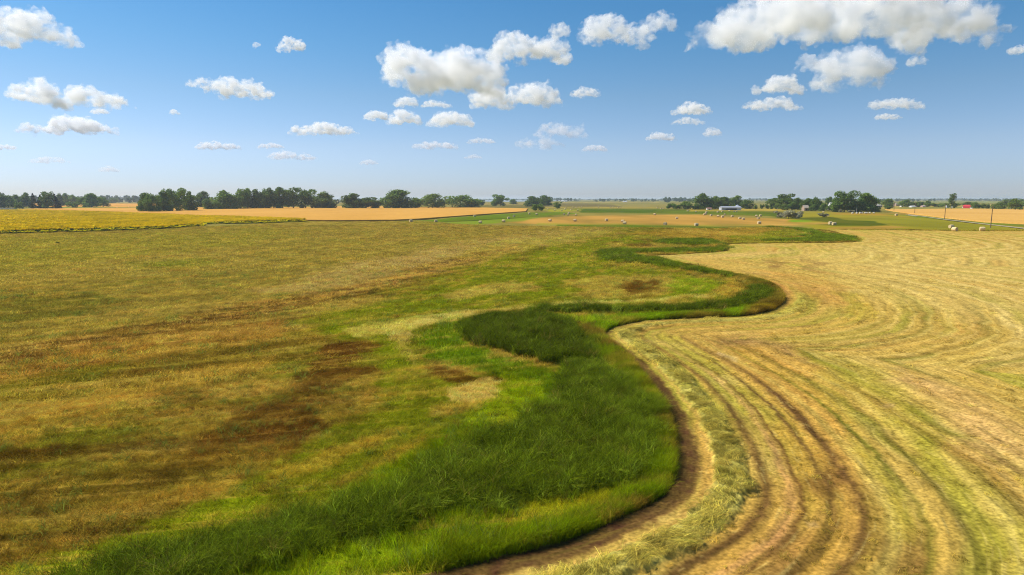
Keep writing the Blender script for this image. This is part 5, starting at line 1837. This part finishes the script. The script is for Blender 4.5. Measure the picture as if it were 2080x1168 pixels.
CLOUDS = [
    # pieces [(x0, y0, x1, y1)...], thickness (optical), label
    ([(-60, 12, 72, 86), (20, 26, 142, 88)], 5, 'big white cloud cut by the left edge, topmost on the left'),
    ([(24, 160, 130, 208), (90, 178, 230, 218), (180, 190, 268, 217)], 5, 'long white cloud tapering right, upper one of the left pair'),
    ([(75, 231, 228, 271), (30, 251, 100, 269)], 5, 'flat-bottomed cloud under the long tapering cloud on the left'),
    ([(558, 73, 622, 105)], 4, 'small puffy cloud high up between the left and middle clouds'),
    ([(420, 156, 500, 190), (440, 166, 560, 199), (380, 160, 440, 178)], 4.5, 'pointed oblong cloud left of the middle of the sky'),
    ([(580, 248, 735, 275), (620, 244, 690, 272)], 4.5, 'flat white cloud with dome top left of the middle trio'),
    ([(393, 285, 462, 304), (450, 290, 488, 304)], 3.5, 'small flat cloud low over the long shelterbelt, leftmost of three'),
    ([(517, 288, 583, 302)], 2.5, 'thin small cloud above the lumpy low cloud'),
    ([(545, 303, 610, 324), (595, 312, 648, 326)], 2.8, 'lumpy low cloud just above the shelterbelt haze'),
    ([(-30, 290, 40, 304)], 2.5, 'low cloud sliced by the left edge'),
    ([(770, 96, 900, 168), (830, 98, 1010, 190), (930, 112, 1030, 186)], 7, 'largest white cloud in the middle of the sky'),
    ([(985, 67, 1100, 118), (1050, 78, 1165, 126)], 5, 'white cloud leaning on the upper right of the largest cloud'),
    ([(950, 176, 1050, 217), (1020, 164, 1148, 214)], 5, 'white cloud under the lower right of the largest cloud'),
    ([(795, 192, 850, 218)], 3.5, 'small puff just under the largest middle cloud'),
    ([(846, 202, 922, 219)], 2.4, 'thin streak right of the small puff under the largest cloud'),
    ([(736, 222, 792, 244)], 4, 'leftmost of the three small clouds under the largest cloud'),
    ([(782, 220, 856, 253)], 4, 'middle and roundest of the three small clouds under the largest'),
    ([(868, 224, 964, 257)], 4, 'rightmost and widest of the three small clouds under the largest'),
    ([(1120, 44, 1153, 80)], 1.6, 'thin wisp left of the ragged cloud pair at the top'),
    ([(1168, 30, 1282, 88)], 4, 'ragged-topped cloud left of the winged cloud at the top'),
    ([(1272, 38, 1330, 91), (1310, 25, 1368, 62)], 3.8, 'winged cloud with a tail up to the right'),
    ([(1400, 40, 1560, 95), (1440, -20, 1760, 78), (1640, -40, 1960, 70), (1720, -10, 2045, 80)], 7, 'huge white cloud bank filling the top right corner'),
    ([(1612, 112, 1720, 150), (1660, 97, 1810, 168), (1640, 140, 1770, 178)], 4.5, 'layered cloud below the huge bank at right'),
    ([(1533, 152, 1640, 190)], 4.2, 'bright cloud on the lower left of the layered right cloud'),
    ([(1500, 196, 1636, 223)], 3.2, 'soft flat cloud below the bright cloud at right'),
    ([(1365, 205, 1445, 233)], 4, 'dome cloud above the fainter strip right of middle'),
    ([(1358, 236, 1432, 254)], 1.8, 'fainter strip right under the dome cloud'),
    ([(1425, 257, 1468, 277)], 1.3, 'very faint scrap right below the dome cloud'),
    ([(1308, 267, 1376, 286)], 3.2, 'small flat cloud below left of the dome cloud'),
    ([(1755, 196, 1886, 222)], 2.8, 'flat pale cloud at right above a smaller one'),
    ([(1774, 228, 1830, 243)], 2.4, 'smaller pale cloud under the flat one at right'),
    ([(1075, 248, 1197, 279), (1045, 276, 1150, 298)], 2.4, 'soft double cloud low right of middle'),
    ([(832, 284, 934, 303)], 2.4, 'flat cloud low in the middle, left of a shorter streak'),
    ([(944, 277, 1012, 292)], 2.2, 'shorter streak right of the flat low middle cloud'),
    ([(1180, 292, 1238, 308)], 2.2, 'little low cloud right of the soft double cloud'),
    ([(2045, 88, 2110, 110)], 2.6, 'cloud cut off by the right edge'),
    ([(1838, 110, 1880, 134)], 1.1, 'faint scrap right of the layered cloud'),
    ([(1157, 176, 1222, 198)], 1.3, 'faint scrap right of the largest middle cloud'),
    ([(60, 314, 140, 332)], 1.0, 'very faint low smudge above the left wood'),
    ([(200, 336, 242, 350)], 1.0, 'very faint small smudge low on the left'),
    ([(728, 323, 772, 335)], 1.0, 'very faint streak low left of middle'),
    ([(940, 313, 982, 323)], 1.0, 'very faint streak under the flat low middle cloud'),
    ([(340, 221, 368, 233)], 1.0, 'tiny faint scrap alone above the low left clouds'),
    ([(512, 84, 530, 98)], 1.0, 'tiny faint scrap left of the small high puff'),
    ([(180, 220, 226, 232)], 1.4, 'thin sliver between the two long left clouds'),
]


def build_clouds():
    ALT = 1150.0
    tex = bpy.data.textures.new('cloud_billows', 'CLOUDS')
    tex.noise_scale = 1.0
    tex.noise_depth = 5
    dg = bpy.context.evaluated_depsgraph_get()
    for ci, (pieces, tau, label) in enumerate(CLOUDS):
        rng = np.random.default_rng(900 + ci)
        yb = max(p[3] for p in pieces)
        x0, x1 = min(p[0] for p in pieces), max(p[2] for p in pieces)
        y0 = min(p[1] for p in pieces)
        a, yy, k = ray((x0 + x1) / 2, yb)
        t = min((ALT - H) / k, 42000.0)
        Yd = t * yy
        s = t / F
        cx, cz = a * t, H + k * t
        W, Hh = (x1 - x0) * s, (yb - y0) * s
        bm = bmesh.new()
        for (px0, py0, px1, py1) in pieces:
            w, h = (px1 - px0) * s, (py1 - py0) * s
            bx = ((px0 + px1) / 2 - (x0 + x1) / 2) * s
            bz = (yb - py1) * s
            n = int(np.clip(w / h * 6, 9, 22))
            for q in range(n):
                u = (q + rng.uniform(.1, .9)) / n * 2 - 1
                env = math.sqrt(max(.04, 1 - u * u)) * rng.uniform(.65, 1.05)
                rr = h * .5 * env * rng.uniform(.7, 1.05)
                zz = rr * .75 + rng.uniform(0, 1) * max(0, h * env - 1.7 * rr)
                xx = bx + u * (w / 2 - rr * .85)
                dd = rng.uniform(-.5, .5) * min(w * .4, 1.2 * h)
                r = bmesh.ops.create_icosphere(bm, subdivisions=3, radius=1)
                for v in r['verts']:
                    v.co = Vector((xx + v.co.x * rr * 1.35, dd + v.co.y * rr * 1.5, bz + zz + v.co.z * rr * (1 if v.co.z > 0 else .72)))
        me = bpy.data.meshes.new('tmp')
        bm.to_mesh(me)
        bm.free()
        o = bpy.data.objects.new('cloud', me)
        COL.objects.link(o)
        md = o.modifiers.new('r', 'REMESH')
        md.mode = 'VOXEL'
        md.voxel_size = max(W / 320, s * 1.8)
        for k_, (sc_, st_) in enumerate(((.6, .42), (.26, .42), (.11, .3), (.05, .16))):
            tx = bpy.data.textures.new('cloud_billows', 'CLOUDS')
            tx.noise_scale = Hh * sc_
            tx.noise_depth = 3
            dm = o.modifiers.new('d%d' % k_, 'DISPLACE')
            dm.texture = tx
            dm.texture_coords = 'LOCAL'
            dm.strength = Hh * st_
            dm.mid_level = .5
        m2 = o.modifiers.new('clean', 'REMESH')
        m2.mode = 'VOXEL'
        m2.voxel_size = max(W / 340, s * 1.6)
        dg = bpy.context.evaluated_depsgraph_get()
        final = bpy.data.meshes.new_from_object(o.evaluated_get(dg))
        o.modifiers.clear()
        o.data = final
        final.name = 'cloud'
        bpy.data.meshes.remove(me)
        o.location = (cx, Yd, cz)
        final.materials.clear()
        final.materials.append(cloud_mat('cloud_vapour', tau * (.34 if tau > 1.7 else .55) / max(Hh, 60.0), Hh, ci))
        tag(o, label, 'cloud', 'fair-weather clouds')


build_clouds()

# ------------------------------------------------------------------ haze
bm = bmesh.new()
bmesh.ops.create_cube(bm, size=1)
for v in bm.verts:
    v.co = Vector((v.co.x * 29000, v.co.y * 29000, -1.4 if v.co.z < 0 else 34.0))
hm = bpy.data.meshes.new('haze')
bm.to_mesh(hm)
bm.free()
m = bpy.data.materials.new('haze_air')
m.use_nodes = True
N, L = m.node_tree.nodes, m.node_tree.links
N.remove(N['Principled BSDF'])
v = N.new('ShaderNodeVolumePrincipled')
v.inputs['Color'].default_value = (.74, .86, 1.0, 1)
v.inputs['Density'].default_value = .85e-4
v.inputs['Anisotropy'].default_value = .2
L.new(v.outputs[0], N['Material Output'].inputs['Volume'])
hm.materials.append(m)
tag(link('haze', hm), kind='stuff')
